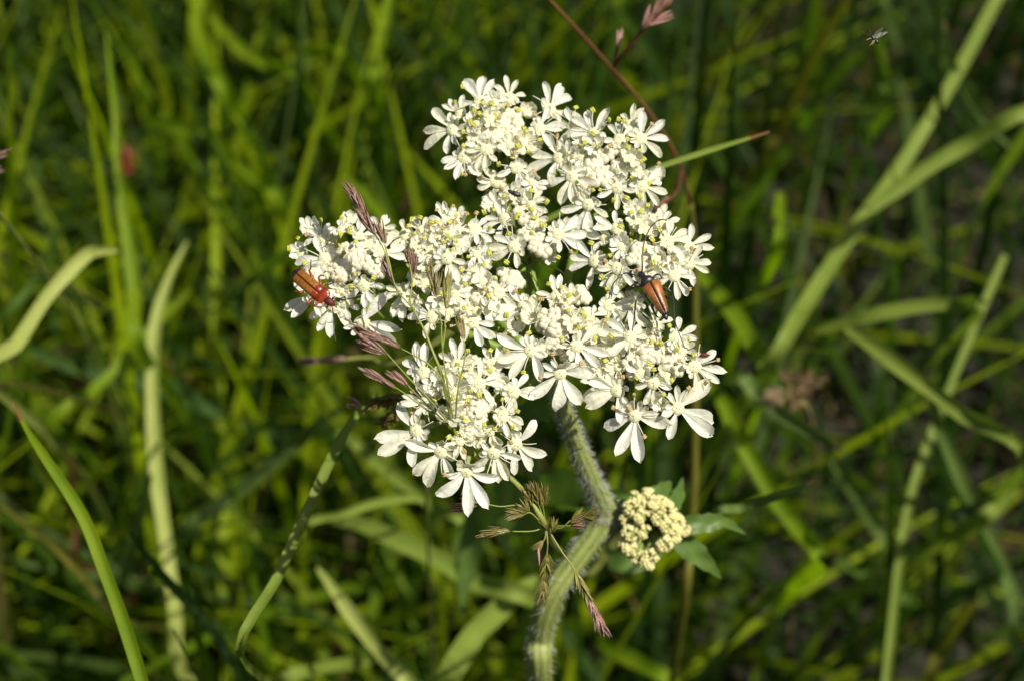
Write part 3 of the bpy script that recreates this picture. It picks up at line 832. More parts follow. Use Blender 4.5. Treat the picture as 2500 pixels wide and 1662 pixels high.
fl('L', 2, 590, 1130, 110, 'N', None, 1, 1); fl('L', 2, 980, 540, 120, 'R', -60, 0, 0, .8); fl('L', 2, 640, 1270, 130, 'R', 90, 0, 1, .8)
fl('L', 2, 340, 960, 120, 'N', None, 1, 0, .5); fl('L', 2, 870, 700, 90, 'N', None, 0, 0, 1)
fl('RG', 3, 1200, 310, 195, 'R', 190, 0, 1); fl('RG', 3, 1400, 250, 140, 'R', -100, 2, 0); fl('RG', 3, 1685, 425, 200, 'R', -20, 0, 2, -.6)
fl('RG', 3, 1240, 480, 135, 'N', None, 3, 0, -.4); fl('RG', 3, 985, 620, 220, 'R', 170, 1, 0, .5); fl('RG', 3, 1205, 690, 210, 'R', 110, 1, 2, -.4)
fl('RG', 3, 1750, 760, 215, 'R', 80, 0, 2, -.5); fl('RG', 3, 1880, 480, 200, 'R', -5, 0, 0, 1.6); fl('RG', 3, 1890, 640, 190, 'R', 10, 0, 1, 2.0)
fl('RG', 3, 1590, 590, 100, 'N', None, 1, 0); fl('RG', 3, 1530, 740, 95, 'N', None, 2, 0); fl('RG', 3, 1340, 1010, 240, 'R', 140, 0, 1, 4.5)
fl('RG', 3, 1500, 330, 100, 'N', None, 2, 0); fl('RG', 3, 1640, 270, 140, 'R', -80, 0, 1, 1); fl('RG', 3, 1080, 400, 140, 'R', 190, 0, 1, 1)
fl('RG', 3, 1800, 600, 120, 'N', None, 0, 1, 1)
fl('CB', 5, 290, 180, 215, 'R', 170, 0, 0); fl('CB', 5, 580, 85, 165, 'R', -90, 2, 1, .4); fl('CB', 5, 1050, 170, 175, 'R', 0, 2, 0)
fl('CB', 5, 860, 265, 165, 'R', 40, 1, 0, .6); fl('CB', 5, 345, 570, 265, 'R', 135, 1, 1); fl('CB', 5, 760, 530, 235, 'R', 20, 3, 0, -1)
fl('CB', 5, 610, 770, 300, 'R', 70, 0, 3, -.8); fl('CB', 5, 370, 270, 135, 'N', None, 2, 1); fl('CB', 5, 950, 410, 120, 'N', None, 1, 1)
fl('CB', 5, 1030, 480, 150, 'R', 60, 0, 1, .8); fl('CB', 5, 975, 720, 170, 'R', -10, 0, 0, 2.0); fl('CB', 5, 240, 350, 120, 'N', None, 1, 1, .8)
fl('CB', 5, 700, 110, 120, 'N', None, 1, 0, .8); fl('CB', 5, 740, 300, 100, 'N', None, 2, 0)
fl('RB', 5, 1235, 450, 240, 'R', -150, 1, 0, -.5); fl('RB', 5, 1455, 350, 170, 'R', -90, 1, 0, .4); fl('RB', 5, 1640, 450, 170, 'R', -20, 4, 0)
fl('RB', 5, 1810, 710, 235, 'R', 20, 0, 3); fl('RB', 5, 1440, 855, 175, 'R', 90, 4, 0, -1.2); fl('RB', 5, 1115, 925, 270, 'R', 150, 0, 1)
fl('RB', 5, 1275, 1150, 345, 'R', 95, 0, 3); fl('RB', 5, 1660, 1080, 325, 'R', 40, 0, 1); fl('RB', 5, 980, 850, 190, 'R', 130, 0, 0, 1.5)
fl('RB', 5, 1700, 580, 110, 'N', None, 1, 0, .5); fl('RB', 5, 1330, 760, 110, 'N', None, 1, 0, .8); fl('RB', 5, 1560, 800, 110, 'N', None, 0, 1, 1)
fl('BL', 4, 455, 440, 215, 'R', -85, 1, 0); fl('BL', 4, 735, 375, 185, 'R', -90, 1, 0); fl('BL', 4, 1030, 370, 155, 'R', -60, 1, 1, 1.2)
fl('BL', 4, 920, 530, 175, 'R', -20, 3, 0, -.3); fl('BL', 4, 480, 690, 190, 'R', 180, 0, 2); fl('BL', 4, 710, 595, 140, 'N', None, 5, 0)
fl('BL', 4, 1210, 600, 190, 'R', 15, 0, 0, .6); fl('BL', 4, 655, 790, 135, 'N', None, 4, 0); fl('BL', 4, 1120, 800, 165, 'R', 20, 4, 0, -.8)
fl('BL', 4, 395, 925, 275, 'R', 160, 0, 1); fl('BL', 4, 600, 1100, 270, 'R', 125, 0, 1); fl('BL', 4, 815, 1260, 300, 'R', 75, 0, 2, -.4)
fl('BL', 4, 1040, 1110, 215, 'R', 70, 0, 2, .6); fl('BL', 4, 1225, 1035, 235, 'R', 35, 0, 0, 1.8); fl('BL', 4, 640, 500, 120, 'N', None, 2, 0)
fl('BL', 4, 560, 560, 110, 'N', None, 1, 0, .6); fl('BL', 4, 760, 1010, 130, 'R', 80, 1, 0, .8); fl('BL', 4, 1010, 930, 130, 'R', 60, 0, 1, .8)
fl('BL', 4, 860, 430, 130, 'R', -60, 1, 0, .8)

for _k, (_cx, _cy) in UMB.items():      # small inner florets filling the middle of each umbellet
    _r = random.Random('fill' + _k)
    for _i in range(7):
        _a = _r.uniform(0, 6.28); _q = _r.uniform(25, 125)
        F.append((_k, 0, _cx + _q * math.cos(_a), _cy + _q * math.sin(_a) * .9, _r.uniform(24, 33), 'N', None, _r.choice((0, 1, 2)), _r.choice((0, 0, 1)), _r.uniform(1.3, 2.4), None))
npetal = 0; nanther = 0
order = sorted(range(len(F)), key=lambda i: -F[i][4] * ZO[F[i][1]][2])
BIG = set(order[:60])          # the 60 widest florets: 300 petals built as their own parts
def make_floret(idx, u, z, x, y, r, kind, ang, fresh, old, dz, flat):
    global nanther
    rnd = random.Random(1000 + idx)
    px, py = Z(z, x, y)
    rpx = r * ZO[z][2]
    d = surf(u, px, py) + dz * .001 + rnd.uniform(-.0003, .0003)
    p = P(px, py, d)
    cx, cy = UMB[u]
    ox, oy = px - cx, py - cy
    rad = math.hypot(ox, oy) + 1e-6
    out = (RIGHT * (ox / rad) - UP * (oy / rad))
    n = (VIEW * 1.0 + Vector((0, 0, 1)) * .28 + out * (.48 * min(rad, 190) / 190)
         + Vector((rnd.gauss(0, .10), rnd.gauss(0, .10), rnd.gauss(0, .10)))).normalized()
    if ang is None: ang = math.degrees(math.atan2(oy, ox)) + rnd.uniform(-30, 30)
    a = math.radians(ang)
    e = RIGHT * math.cos(a) - UP * math.sin(a)
    e1 = (e - n * e.dot(n)).normalized()
    e2 = n.cross(e1)
    mw = Matrix(((e1.x, e2.x, n.x, p.x), (e1.y, e2.y, n.y, p.y), (e1.z, e2.z, n.z, p.z), (0, 0, 0, 1)))
    Rm = rpx / FPX * d * (1.30 if kind == 'R' else 1.3)
    mb = MB()
    rd = .00108 if (kind == 'R' and rpx > 42) else .0008
    # domed, lobed nectar cushion
    nu, nv = 14, 5
    vs = [(0, 0, rd * .55)]
    for j in range(1, nv + 1):
        th = math.pi / 2 * j / nv
        for i in range(nu):
            ph = 2 * math.pi * i / nu
            q = rd * math.sin(th) * (1 + .10 * math.sin(5 * ph) * math.sin(th) + rnd.uniform(-.03, .03))
            vs.append((q * math.cos(ph), q * math.sin(ph), rd * .6 * math.cos(th) + rd * .05 * rnd.uniform(-1, 1)))
    fs = [(0, 1 + i, 1 + (i + 1) % nu) for i in range(nu)]
    for j in range(nv - 1):
        for i in range(nu):
            k = 1 + j * nu + i; k2 = 1 + j * nu + (i + 1) % nu
            fs.append((k, k + nu, k2 + nu, k2))
    mb.add(vs, fs, 0)
    for s in (-1, 1):          # two short styles
        tube(mb, [(s * rd * .12, 0, rd * .5), (s * rd * .25, s * rd * .1, rd * .85)], [rd * .07, rd * .05], 5, 1)
    # ovary and pedicel to the centre of the umbellet
    cup_l = mw.inverted() @ CUP[u]
    tube(mb, smooth_path([(0, 0, 0), (0, 0, -.0006), (0, 0, -.0018), (cup_l * .55 + Vector((0, 0, -.001))), cup_l], 10),
         [rd * .8, rd * .95, rd * .75, rd * .45, rd * .38, rd * .36, rd * .35, rd * .35, rd * .35, rd * .35, rd * .35], 7, 2)
    petals = []
    for i in range(5):
        pa = 2 * math.pi * i / 5 + rnd.uniform(-.2, .2)
        fwd = (1 + math.cos(pa)) / 2
        if kind == 'R':
            Lp = (Rm - rd * .5) * rnd.uniform(.93, 1.05)
            if i == 0: La, Lb = Lp * rnd.uniform(.92, 1), Lp * rnd.uniform(.85, 1)
            elif i in (1, 4):
                big_, sm_ = Lp * rnd.uniform(.72, 1.0), Lp * rnd.uniform(.30, .50)
                La, Lb = (sm_, big_) if i == 1 else (big_, sm_)
            else: La, Lb = Lp * rnd.uniform(.30, .52), Lp * rnd.uniform(.30, .52)
            wr = rnd.uniform(.145, .185)
            a_, b_ = rnd.uniform(.02, .14), rnd.uniform(.38, .56)
            phi = {0: (rnd.uniform(.20, .28), rnd.uniform(.20, .28)), 1: (b_, a_), 4: (a_, b_)}.get(i, (rnd.uniform(.2, .34), rnd.uniform(.2, .34)))
            e0 = rnd.uniform(5, 45); eend = rnd.uniform(-55, 20) if fwd > .4 else rnd.uniform(-50, 100)
            cup = rnd.uniform(.5, 1.25)
        else:
            La = Rm * rnd.uniform(.72, 1.0); Lb = La * rnd.uniform(.85, 1.1)
            wr = rnd.uniform(.16, .22); phi = (rnd.uniform(.24, .40), rnd.uniform(.24, .40))
            e0 = rnd.uniform(15, 45); eend = rnd.uniform(10, 120)
            cup = rnd.uniform(.3, .6)
        petals.append((La, Lb, wr, pa, phi, e0, eend, cup, rnd.random()))
    big = idx in BIG
    for k, q in enumerate(petals):
        m2 = MB() if big else mb
        petal_pair(m2, q, 0 if big else 3, rd * .5)
        if big: petals[k] = m2
    # stamens
    spots = []
    tot = fresh + old
    slots = [0, 1, 2, 3, 4]; rnd.shuffle(slots)
    bare = rnd.choice((0, 1, 1, 2)) if kind == 'R' else 0
    for k in range(min(5, tot + bare)):
        an = 2 * math.pi * (slots[k] + .5) / 5 + rnd.uniform(-.15, .15)
        reach = (rnd.uniform(.50, .78) * Rm if kind == 'R' else rnd.uniform(.6, .95) * Rm)
        reach = min(max(reach, .0016), .0034)
        hgt = rnd.uniform(.0006, .0017)
        c, s = math.cos(an), math.sin(an)
        tip = Vector((c * reach, s * reach, hgt))
        pth = smooth_path([(c * rd * .8, s * rd * .8, .0001), (c * reach * .55, s * reach * .55, hgt * .85), tip], 6)
        tube(mb, pth, [.00009, .00008, .00008, .00007, .00007, .00006, .00006], 5, 1)
        if k < tot: spots.append((tip, k < fresh, rnd))
    o = link('floret', mb.mesh('floret', [M['disc'], M['filament'], M['pedicel'], M['petal']]), hog, mw)
    if big:
        for m2 in petals:
            link('petal', m2.mesh('petal', [M['petal']]), o, mw)
    for tip, fr_, rn in spots:
        me = rn.choice(ANTH) if fr_ else ANTH_OLD[0]
        R3 = Matrix.Rotation(rn.uniform(0, 6.28), 4, 'Z') @ Matrix.Rotation(rn.uniform(-.8, .8), 4, 'X') @ Matrix.Scale(rn.uniform(.85, 1.2), 4)
        link('anther', me, o, mw @ Matrix.Translation(tip + Vector((0, 0, .0001))) @ R3)
        nanther += 1
for i, rec in enumerate(F): make_floret(i, *rec)

# unopened buds in the middle of the umbellets
BUDS = [('T1', 1, [(630,540),(690,600),(750,555),(820,570),(700,520),(770,630),(860,430),(880,500),(640,600),(740,480),(790,420),(870,590),(600,470),(560,560),(720,680),(800,500)]),
        ('T2', 1, [(1550,880),(1520,960),(1690,850),(1600,770),(1740,740),(1480,830),(1620,900),(1560,790),(1500,900),(1650,720),(1760,850),(1580,960),(1440,900),(1780,720)]),
        ('M', 1, [(960,1350),(1010,1330),(920,1280),(1000,1420),(1050,1430),(1040,1520),(1090,1545),(1060,1340),(1010,1510),(890,1220),(930,1410)]),
        ('ML', 2, [(1440,590),(1570,590),(1500,560),(1480,690),(1700,560),(1790,640),(1560,690),(1420,690),(1380,620),(1800,560)]),
        ('MC', 2, [(1900,1200),(1980,1190),(1790,1140),(1830,1240),(1730,1290),(2200,980),(2260,1010),(2140,960),(2240,1060),(2300,1060),(2190,1040),(1760,1360),(1660,1270),(2060,1230)]),
        ('L', 2, [(500,920),(560,990),(590,900),(540,960),(480,980),(620,760),(750,800),(830,870),(910,940),(860,900),(700,910),(740,740),(960,960),(640,720),(700,830),(780,880),(560,840),(600,1000),(940,880),(690,770)]),
        ('RG', 3, [(1400,540),(1450,580),(1380,480),(1480,480),(1600,560),(1430,640),(1340,600),(1500,610),(1560,650),(1530,520),(1590,510),(1640,620),(1480,690)]),
        ('CB', 5, [(560,250),(575,300),(480,330),(650,240),(690,220),(440,350),(560,460),(530,560),(600,180),(790,70),(830,100),(750,110),(790,30),(510,400),(640,340),(560,380),(590,560),(660,620),(470,260),(850,420),(640,450)]),
        ('RB', 5, [(1260,600),(1320,650),(1380,600),(1450,560),(1500,640),(1530,560),(1640,610),(1610,720),(1570,680),(1250,780),(1350,570),(1420,500),(1230,680),(1650,660),(1300,720),(1460,470),(1390,690),(1620,560),(1660,740),(1440,630)]),
        ('BL', 4, [(880,780),(870,850),(840,930),(900,900),(800,700),(760,700),(930,820),(890,720),(820,770),(950,740),(780,840),(820,870),(990,700),(850,660),(760,640)])]
nb = 0
for u, z, l in BUDS:
    for (x, y) in l:
        rnd = random.Random(nb)
        px, py = Z(z, x, y)
        d = surf(u, px, py) + .0012 + rnd.uniform(-.0005, .0008)
        p = P(px, py, d)
        ax = (p - CUP[u]).normalized() * .8 + VIEW * .5
        q = ax.to_track_quat('Z', 'Y').to_matrix().to_4x4()
        s = rnd.uniform(.8, 1.2)
        mw = Matrix.Translation(p) @ q @ Matrix.Rotation(rnd.uniform(0, 6.28), 4, 'Z') @ Matrix.Scale(s, 4)
        link('bud', BUD[nb % len(BUD)], hog, mw)
        nb += 1

# rays from the top of the stem to each umbellet, with bracteoles under it
RAYVIA = {'T2': P(1405, 600, .424), 'M': P(1303, 720, .427), 'T1': P(1270, 640, .430)}
hm = MB()
for k, c in CUP.items():
    mb = MB()
    base = HUB + (c - HUB).normalized() * .0006
    mid = RAYVIA.get(k) or HUB.lerp(c, .5) - VIEW * .003
    pth = smooth_path([base, mid, c + (c - mid).normalized() * .0004], 16)
    rr = [.00085 - .0003 * i / 16 for i in range(17)]; rr[-1] = .0008; rr[0] = .0011
    tube(mb, pth, rr, 10, 0)
    o = hogpart('ray', mb, [M['ray']])
    mh = MB(); hairs(pth, .0007, 130, .5, mh, .000022)
    h = hogpart('hair', mh, [M['hair']], parent=o); h['kind'] = 'stuff'
    for b in range(6):
        mbb = MB()
        a = b * 1.05 + hash(k) % 7 * 0
        dirr = (c - mid).normalized()
        s = dirr.orthogonal().normalized(); s2 = dirr.cross(s)
        o1 = s * math.cos(a) + s2 * math.sin(a)
        flat_leaf(mbb, [c, c + o1 * .002 + dirr * .0005, c + o1 * .0045 - dirr * .0004, c + o1 * .0065 - dirr * .0022], .0005, dirr, 0, .2, 0, lambda t: max(.05, 1 - t ** 1.5))
        hogpart('bracteole', mbb, [M['ray']])

# side branch with its young umbel of buds
side_c = Z6(1520, 470, .442)
mb = MB()
sp_ = smooth_path([NODE, Z6(1250, 420, .4525), Z6(1380, 470, .4525), Z6(1500, 500, .4525)], 14)
tube(mb, sp_, [.0016] * 5 + [.0013] * 10, 10, 0)
br = hogpart('side_branch', mb, [M['stem']])
mh = MB(); hairs(sp_, .0013, 260, .8, mh, .00003); h = hogpart('hair', mh, [M['hair']], parent=br); h['kind'] = 'stuff'
def clump_mesh(seed):
    rnd = random.Random(seed)
    mb = MB()
    R = .0017
    for i in range(11):
        v = Vector((rnd.gauss(0, 1), rnd.gauss(0, 1), abs(rnd.gauss(0, 1)) + .2)).normalized()
        c = v * R * rnd.uniform(.72, 1.0)
        r = rnd.uniform(.0006, .0008)
        for k in range(4):
            a = k * 1.57 + rnd.random()
            s = v.orthogonal().normalized(); s2 = v.cross(s)
            ellipsoid(mb, c + (s * math.cos(a) + s2 * math.sin(a)) * r * .55, (r * .55, r * .55, r * .6), 6, 4)
    ellipsoid(mb, (0, 0, -.0001), (R * .7, R * .7, R * .7), 8, 5, 1)
    tube(mb, [(0, 0, 0), (0, 0, -.003), (0, 0, -.006)], [.0006, .0005, .0005], 6, 1)
    return mb.mesh('bud_cluster', [M['bud_young'], M['pedicel']])
CL = [clump_mesh(i) for i in range(4)]
side_hub = Z6(1500, 500, .4525)
for i, (x, y) in enumerate([(1400,330),(1480,310),(1370,395),(1510,370),(1565,360),(1610,390),(1360,560),(1450,550),(1610,510),(1680,470),(1720,540),(1650,580),(1590,620),
                            (1350,635),(1390,660),(1410,715),(1500,690),(1480,745),(1340,470),(1430,450),(1560,455),(1650,530),(1440,390),(1630,440)]):
    r2 = ((x - 1520) ** 2 + (y - 500) ** 2) / 250.0 ** 2
    p = Z6(x, y, .4455 + .0035 * r2 + random.uniform(-.0006, .0006))
    q = ((p - side_hub).normalized() + VIEW * .3).to_track_quat('Z', 'Y').to_matrix().to_4x4()
    link('bud_cluster', CL[i % 4], hog, Matrix.Translation(p) @ q @ Matrix.Scale(random.uniform(.72, .98), 4))
    mb = MB(); tube(mb, smooth_path([side_hub, side_hub.lerp(p, .5) - VIEW * .0006, p - (p - side_hub).normalized() * .0008], 6), .00045, 6, 0)
    hogpart('bud_stalk', mb, [M['pedicel']])

# ------------------------------------------------------------------ grass panicles
def spikelet_mesh(mats, seed, Ls=.0034, Wd=.00026):
    """two pointed keeled glumes enclosing a floret"""
    rnd = random.Random(seed)
    mb = MB()
    n = 7
    for s, mi in ((1, 0), (-1, 0), (0, 1)):
        vs, fs = [], []
        for i in range(n + 1):
            t = i / n
            w = Wd * (math.sin(math.pi * min(1, t ** .7)) + .04) * (1 if s else .7)
            y0 = t * Ls * (1 if s else .9) * rnd.uniform(.98, 1.02)
            xo = s * (.00012 + .00022 * math.sin(math.pi * t * .8))
            for k in range(6):
                a = 2 * math.pi * k / 6
                vs.append((xo + math.cos(a) * w * .55, math.sin(a) * w, y0))
        for i in range(n):
            for k in range(6):
                k2 = (k + 1) % 6
                fs.append((i * 6 + k, i * 6 + k2, i * 6 + 6 + k2, i * 6 + 6 + k))
        mb.add(vs, fs, mi)
    return mb.mesh('spikelet', mats)
SPK = {k: [spikelet_mesh([M[a], M[b]], i) for i in range(3)] for k, a, b in
       (('purple', 'purple', 'tan'), ('brown', 'brown', 'greenish'), ('greenish', 'greenish', 'pink'), ('pink', 'pink', 'tan'), ('dark', 'brown', 'purple'), ('dead', 'dead', 'tan'))}
def spike(parent, kind, a, b, n, size=1.0, spreadf=.35, seed=0):
    """n spikelets overlapping along a->b (a = base end, b = tip), tips pointing on"""
    rnd = random.Random(seed)
    a, b = Vector(a), Vector(b)
    ax = (b - a).normalized()
    s = ax.cross(VIEW).normalized()
    Ln = (b - a).length
    sl = .0030 * size
    for i in range(n):
        t = (i + .3) / n
        p = a + ax * max(0, (Ln - sl * .9)) * t
        sd = (-1) ** i
        if n == 1: sd = 0
        dirv = (ax + s * sd * spreadf * rnd.uniform(.4, 1) * (1 - .5 * t) + VIEW * rnd.uniform(-.2, .3)).normalized()
        q = dirv.to_track_quat('Z', 'Y').to_matrix().to_4x4()
        me = SPK[kind][rnd.randrange(3)]
        link('spikelet', me, parent, Matrix.Translation(p) @ q @ Matrix.Rotation(rnd.uniform(0, 6.28), 4, 'Z') @ Matrix.Scale(size * rnd.uniform(.85, 1.1), 4))
def branch(parent, pts, r0=.00014, r1=.00009, mat='culm', name='branch'):
    pts = list(pts)
    pth = smooth_path(pts, 6 * (len(pts) - 1))
    n = len(pth)
    mb = MB()
    tube(mb, pth, [r0 + (r1 - r0) * i / (n - 1) for i in range(n)], 6, 0)
    return link(name, mb.mesh(name, [M[mat]] if mat in M else [GR[mat]]), parent)

W3 = P(1333, 1284, .405)
foot = Vector((W3.x + .03, W3.y + .20, -.004))
pan = thing('grass_panicle', foot, 'thin purple flowering grass leaning across the white flower head', 'grass flower')
def Z7(x, y, d): return P(*Z(7, x, y), d)
def Z4(x, y, d): return P(*Z(4, x, y), d)
W1 = Z7(860, 1380, .393)
W2 = P(1111, 1053, .3975)
branch(pan, [foot, foot + Vector((-.004, -.03, .12)), P(1440, 1400, .56), P(1385, 1360, .48), P(1345, 1318, .424), W3, P(1290, 1215, .403), P(1243, 1164, .402), P(1180, 1125, .401), P(1152, 1103, .4005), W2,
             P(1095, 990, .394), P(1076, 909, .392), P(1058, 862, .392), P(1035, 805, .3925), W1], .0007, .00016, name='culm')
mbn = MB(); ellipsoid(mbn, W1, (.0003, .0003, .0004), 8, 6); link('node', mbn.mesh('node', [M['culm']]), pan)
mbn = MB(); ellipsoid(mbn, W3, (.0007, .0007, .0009), 8, 6); link('node', mbn.mesh('node', [M['culm']]), pan)
# upper whorl
m1 = [W1, Z7(790, 1300, .3932), Z7(700, 1190, .3935), Z7(620, 960, .394), Z7(560, 770, .395), Z7(470, 620, .397), Z7(350, 400, .398)]
branch(pan, m1)
spike(pan, 'purple', Z7(470, 640, .3965), Z7(330, 380, .398), 10, 1.05, .28, 1)
spike(pan, 'purple', Z7(380, 440, .3975), Z7(180, 95, .399), 8, 1.15, .22, 2)
branch(pan, [Z7(640, 1000, .394), Z7(600, 830, .3945), Z7(575, 740, .395)])
spike(pan, 'purple', Z7(585, 745, .395), Z7(480, 455, .397), 4, 1.0, .25, 3)
branch(pan, [Z7(700, 1190, .3935), Z7(650, 1100, .3938)])
spike(pan, 'purple', Z7(655, 1120, .3938), Z7(552, 865, .395), 5, .9, .22, 4)
branch(pan, [W1, Z7(830, 1290, .393), Z7(850, 1120, .3932), Z7(838, 1000, .3935), Z7(822, 920, .394)])
spike(pan, 'purple', Z7(825, 935, .394), Z7(805, 775, .3945), 3, .85, .3, 5)
branch(pan, [Z7(850, 1110, .3932), Z7(866, 1020, .3935)])
spike(pan, 'purple', Z7(866, 1050, .3935), Z7(874, 840, .394), 3, .8, .25, 6)
# right hand upright spikelets, with stalks running down to the middle whorl
branch(pan, [W2, Z4(650, 500, .3915), Z4(615, 250, .391), Z4(605, 30, .391), Z7(1150, 1540, .391), Z7(1095, 1280, .3915)])
spike(pan, 'dark', Z7(1095, 1280, .3915), Z7(990, 880, .393), 3, 1.15, .2, 7)
spike(pan, 'dark', Z7(1092, 1260, .3915), Z7(1112, 1010, .393), 3, 1.0, .2, 8)
branch(pan, [Z4(615, 250, .391), Z4(640, 60, .391), Z7(1180, 1560, .391), Z7(1190, 1400, .3915)])
spike(pan, 'greenish', Z7(1190, 1400, .3915), Z7(1212, 1000, .393), 3, 1.25, .12, 9)
branch(pan, [W2, Z4(740, 600, .391), Z4(800, 320, .390), Z4(790, 170, .390)])
spike(pan, 'greenish', Z4(792, 175, .390), Z4(745, -30, .391), 2, 1.2, .1, 10)
# left hand spikes of the middle whorl
branch(pan, [W2, Z4(640, 560, .391), Z4(520, 390, .390), Z4(400, 310, .390), Z4(270, 240, .390)])
spike(pan, 'purple', Z4(280, 245, .390), Z4(-150, 45, .390), 8, 1.05, .18, 11)
branch(pan, [W2, Z4(520, 680, .392), Z4(330, 480, .391), Z4(240, 380, .3905), Z4(150, 280, .390)])
spike(pan, 'purple', Z4(160, 300, .390), Z4(-120, 130, .390), 7, 1.05, .3, 12)
branch(pan, [W2, Z4(480, 700, .393), Z4(330, 550, .392), Z4(300, 530, .3918)])
spike(pan, 'pink', Z4(330, 560, .392), Z4(170, 425, .391), 4, .95, .25, 13)
branch(pan, [W2, Z4(470, 740, .394), Z4(310, 620, .393), Z4(220, 560, .392)])
spike(pan, 'purple', Z4(240, 580, .392), Z4(-100, 380, .391), 6, 1.0, .2, 14)
# lower whorl
branch(pan, [W3, Z6(700, 545, .404), Z6(560, 548, .403)])
spike(pan, 'brown', Z6(555, 548, .403), Z6(310, 568, .402), 6, 1.0, .25, 15)
branch(pan, [Z6(680, 400, .404), Z6(590, 370, .403), Z6(480, 378, .402), Z6(390, 362, .401)])
spike(pan, 'brown', Z6(390, 360, .401), Z6(200, 320, .400), 3, .9, .25, 16)
spike(pan, 'purple', Z6(330, 370, .401), Z6(110, 395, .400), 4, 1.1, .2, 17)
branch(pan, [W3, Z6(760, 430, .403), Z6(730, 330, .402)])
spike(pan, 'brown', Z6(760, 390, .4025), Z6(690, 195, .4015), 8, .8, .5, 18)
branch(pan, [W3, Z6(775, 420, .403), Z6(765, 350, .402)])
spike(pan, 'brown', Z6(780, 380, .4025), Z6(775, 220, .4015), 7, .8, .5, 19)
branch(pan, [W3, Z6(740, 440, .403), Z6(680, 340, .402)])
spike(pan, 'brown', Z6(700, 360, .4025), Z6(640, 240, .4015), 5, .75, .5, 20)
branch(pan, [W3, Z6(740, 470, .403), Z6(680, 420, .402), Z6(630, 440, .402)])
spike(pan, 'brown', Z6(660, 430, .402), Z6(500, 430, .401), 7, .85, .5, 21)
spike(pan, 'brown', Z6(680, 420, .402), Z6(595, 340, .401), 4, .75, .5, 22)
branch(pan, [W3, Z6(890, 525, .404), Z6(960, 470, .403), Z6(1040, 435, .403)])
branch(pan, [W3, Z6(900, 510, .404), Z6(970, 510, .403)])
spike(pan, 'greenish', Z6(950, 490, .403), Z6(1050, 405, .402), 4, .75, .5, 23)
spike(pan, 'brown', Z6(1020, 450, .403), Z6(1150, 425, .402), 6, .8, .5, 24)
spike(pan, 'pink', Z6(960, 510, .403), Z6(1050, 495, .402), 3, .7, .4, 25)
branch(pan, [W3, Z6(800, 620, .405), Z6(795, 700, .406), Z6(775, 860, .407), Z6(768, 960, .408)])
for i in range(5):
    y = 690 + i * 62
    spike(pan, 'greenish' if i % 2 else 'brown', Z6(800 - i * 8, y, .406), Z6(788 - i * 8, y + 110, .407), 4, .8, .55, 30 + i)
branch(pan, [W3, Z6(850, 610, .405), Z6(900, 690, .405), Z6(965, 780, .405), Z6(1040, 930, .405), Z6(1130, 1130, .405)], .00018, .0001)
for i in range(8):
    t0 = i / 8
    spike(pan, 'greenish' if i < 4 else 'purple' if i % 2 else 'pink', Z6(985 + 195 * t0, 815 + 385 * t0, .405), Z6(985 + 195 * t0 + 45, 815 + 385 * t0 + 112, .405), 4, .82, .42, 40 + i)
branch(pan, [W3, Z6(780, 600, .405), Z6(740, 640, .405)])
spike(pan, 'greenish', Z6(770, 610, .405), Z6(725, 665, .405), 3, .7, .4, 50)
spike(pan, 'pink', Z6(735, 650, .405), Z6(740, 720, .405), 1, .8, 0, 51)
spike(pan, 'brown', Z6(800, 540, .4045), Z6(760, 470, .403), 4, .7, .5, 52)
spike(pan, 'greenish', Z6(830, 560, .4045), Z6(860, 450, .403), 4, .7, .4, 53)
branch(pan, [P(1243, 1164, .402), Z6(530, 150, .4015), Z6(500, 120, .401)])
spike(pan, 'brown', Z6(550, 165, .401), Z6(480, 95, .4005), 5, .8, .5, 54)
# the blurred brown panicle behind it
bp_foot = P(1010, 1120, .52); bp_foot = Vector((bp_foot.x, bp_foot.y + .06, -.004))
bpan = thing('grass_panicle', bp_foot, 'blurred brown drooping grass spikes behind the lower left florets', 'grass flower')
branch(bpan, [bp_foot, bp_foot + Vector((0, -.02, .15)), P(1030, 1020, .47), Z4(350, 680, .437), Z4(250, 650, .432)], .0005, .0002, name='culm')
for i in range(9):
    t0 = i / 9
    spike(bpan, ('brown', 'greenish', 'brown')[i % 3], Z4(330 - 320 * t0, 640 + 60 * t0, .434), Z4(330 - 320 * t0 - 90, 650 + 60 * t0 + 15, .432), 4, .95, .5, 60 + i)
    spike(bpan, ('brown', 'greenish', 'brown')[(i + 1) % 3], Z4(330 - 200 * t0, 700 + 170 * t0, .436), Z4(330 - 200 * t0 - 70, 700 + 170 * t0 + 50, .434), 3, .95, .5, 80 + i)
spike(bpan, 'pink', Z4(-60, 720, .432), Z4(-150, 690, .431), 4, .9, .5, 99)
# faint reddish spike further back on the left
fp_foot = P(900, 885, .62); fp_foot = Vector((fp_foot.x + .03, fp_foot.y + .06, -.004))
fpan = thing('grass_panicle', fp_foot, 'faint blurred reddish grass spike pointing out left behind the florets', 'grass flower')
branch(fpan, [fp_foot, fp_foot + Vector((.01, -.02, .18)), P(985, 880, .52), P(900, 872, .51), P(820, 880, .50)], .0005, .0003, name='culm')
for i in range(5): spike(fpan, 'pink' if i % 2 else 'purple', P(850 - i * 22, 874 + i * 2, .50), P(800 - i * 16, 878 + i * 2, .50), 3, 1.0, .3, 100 + i)

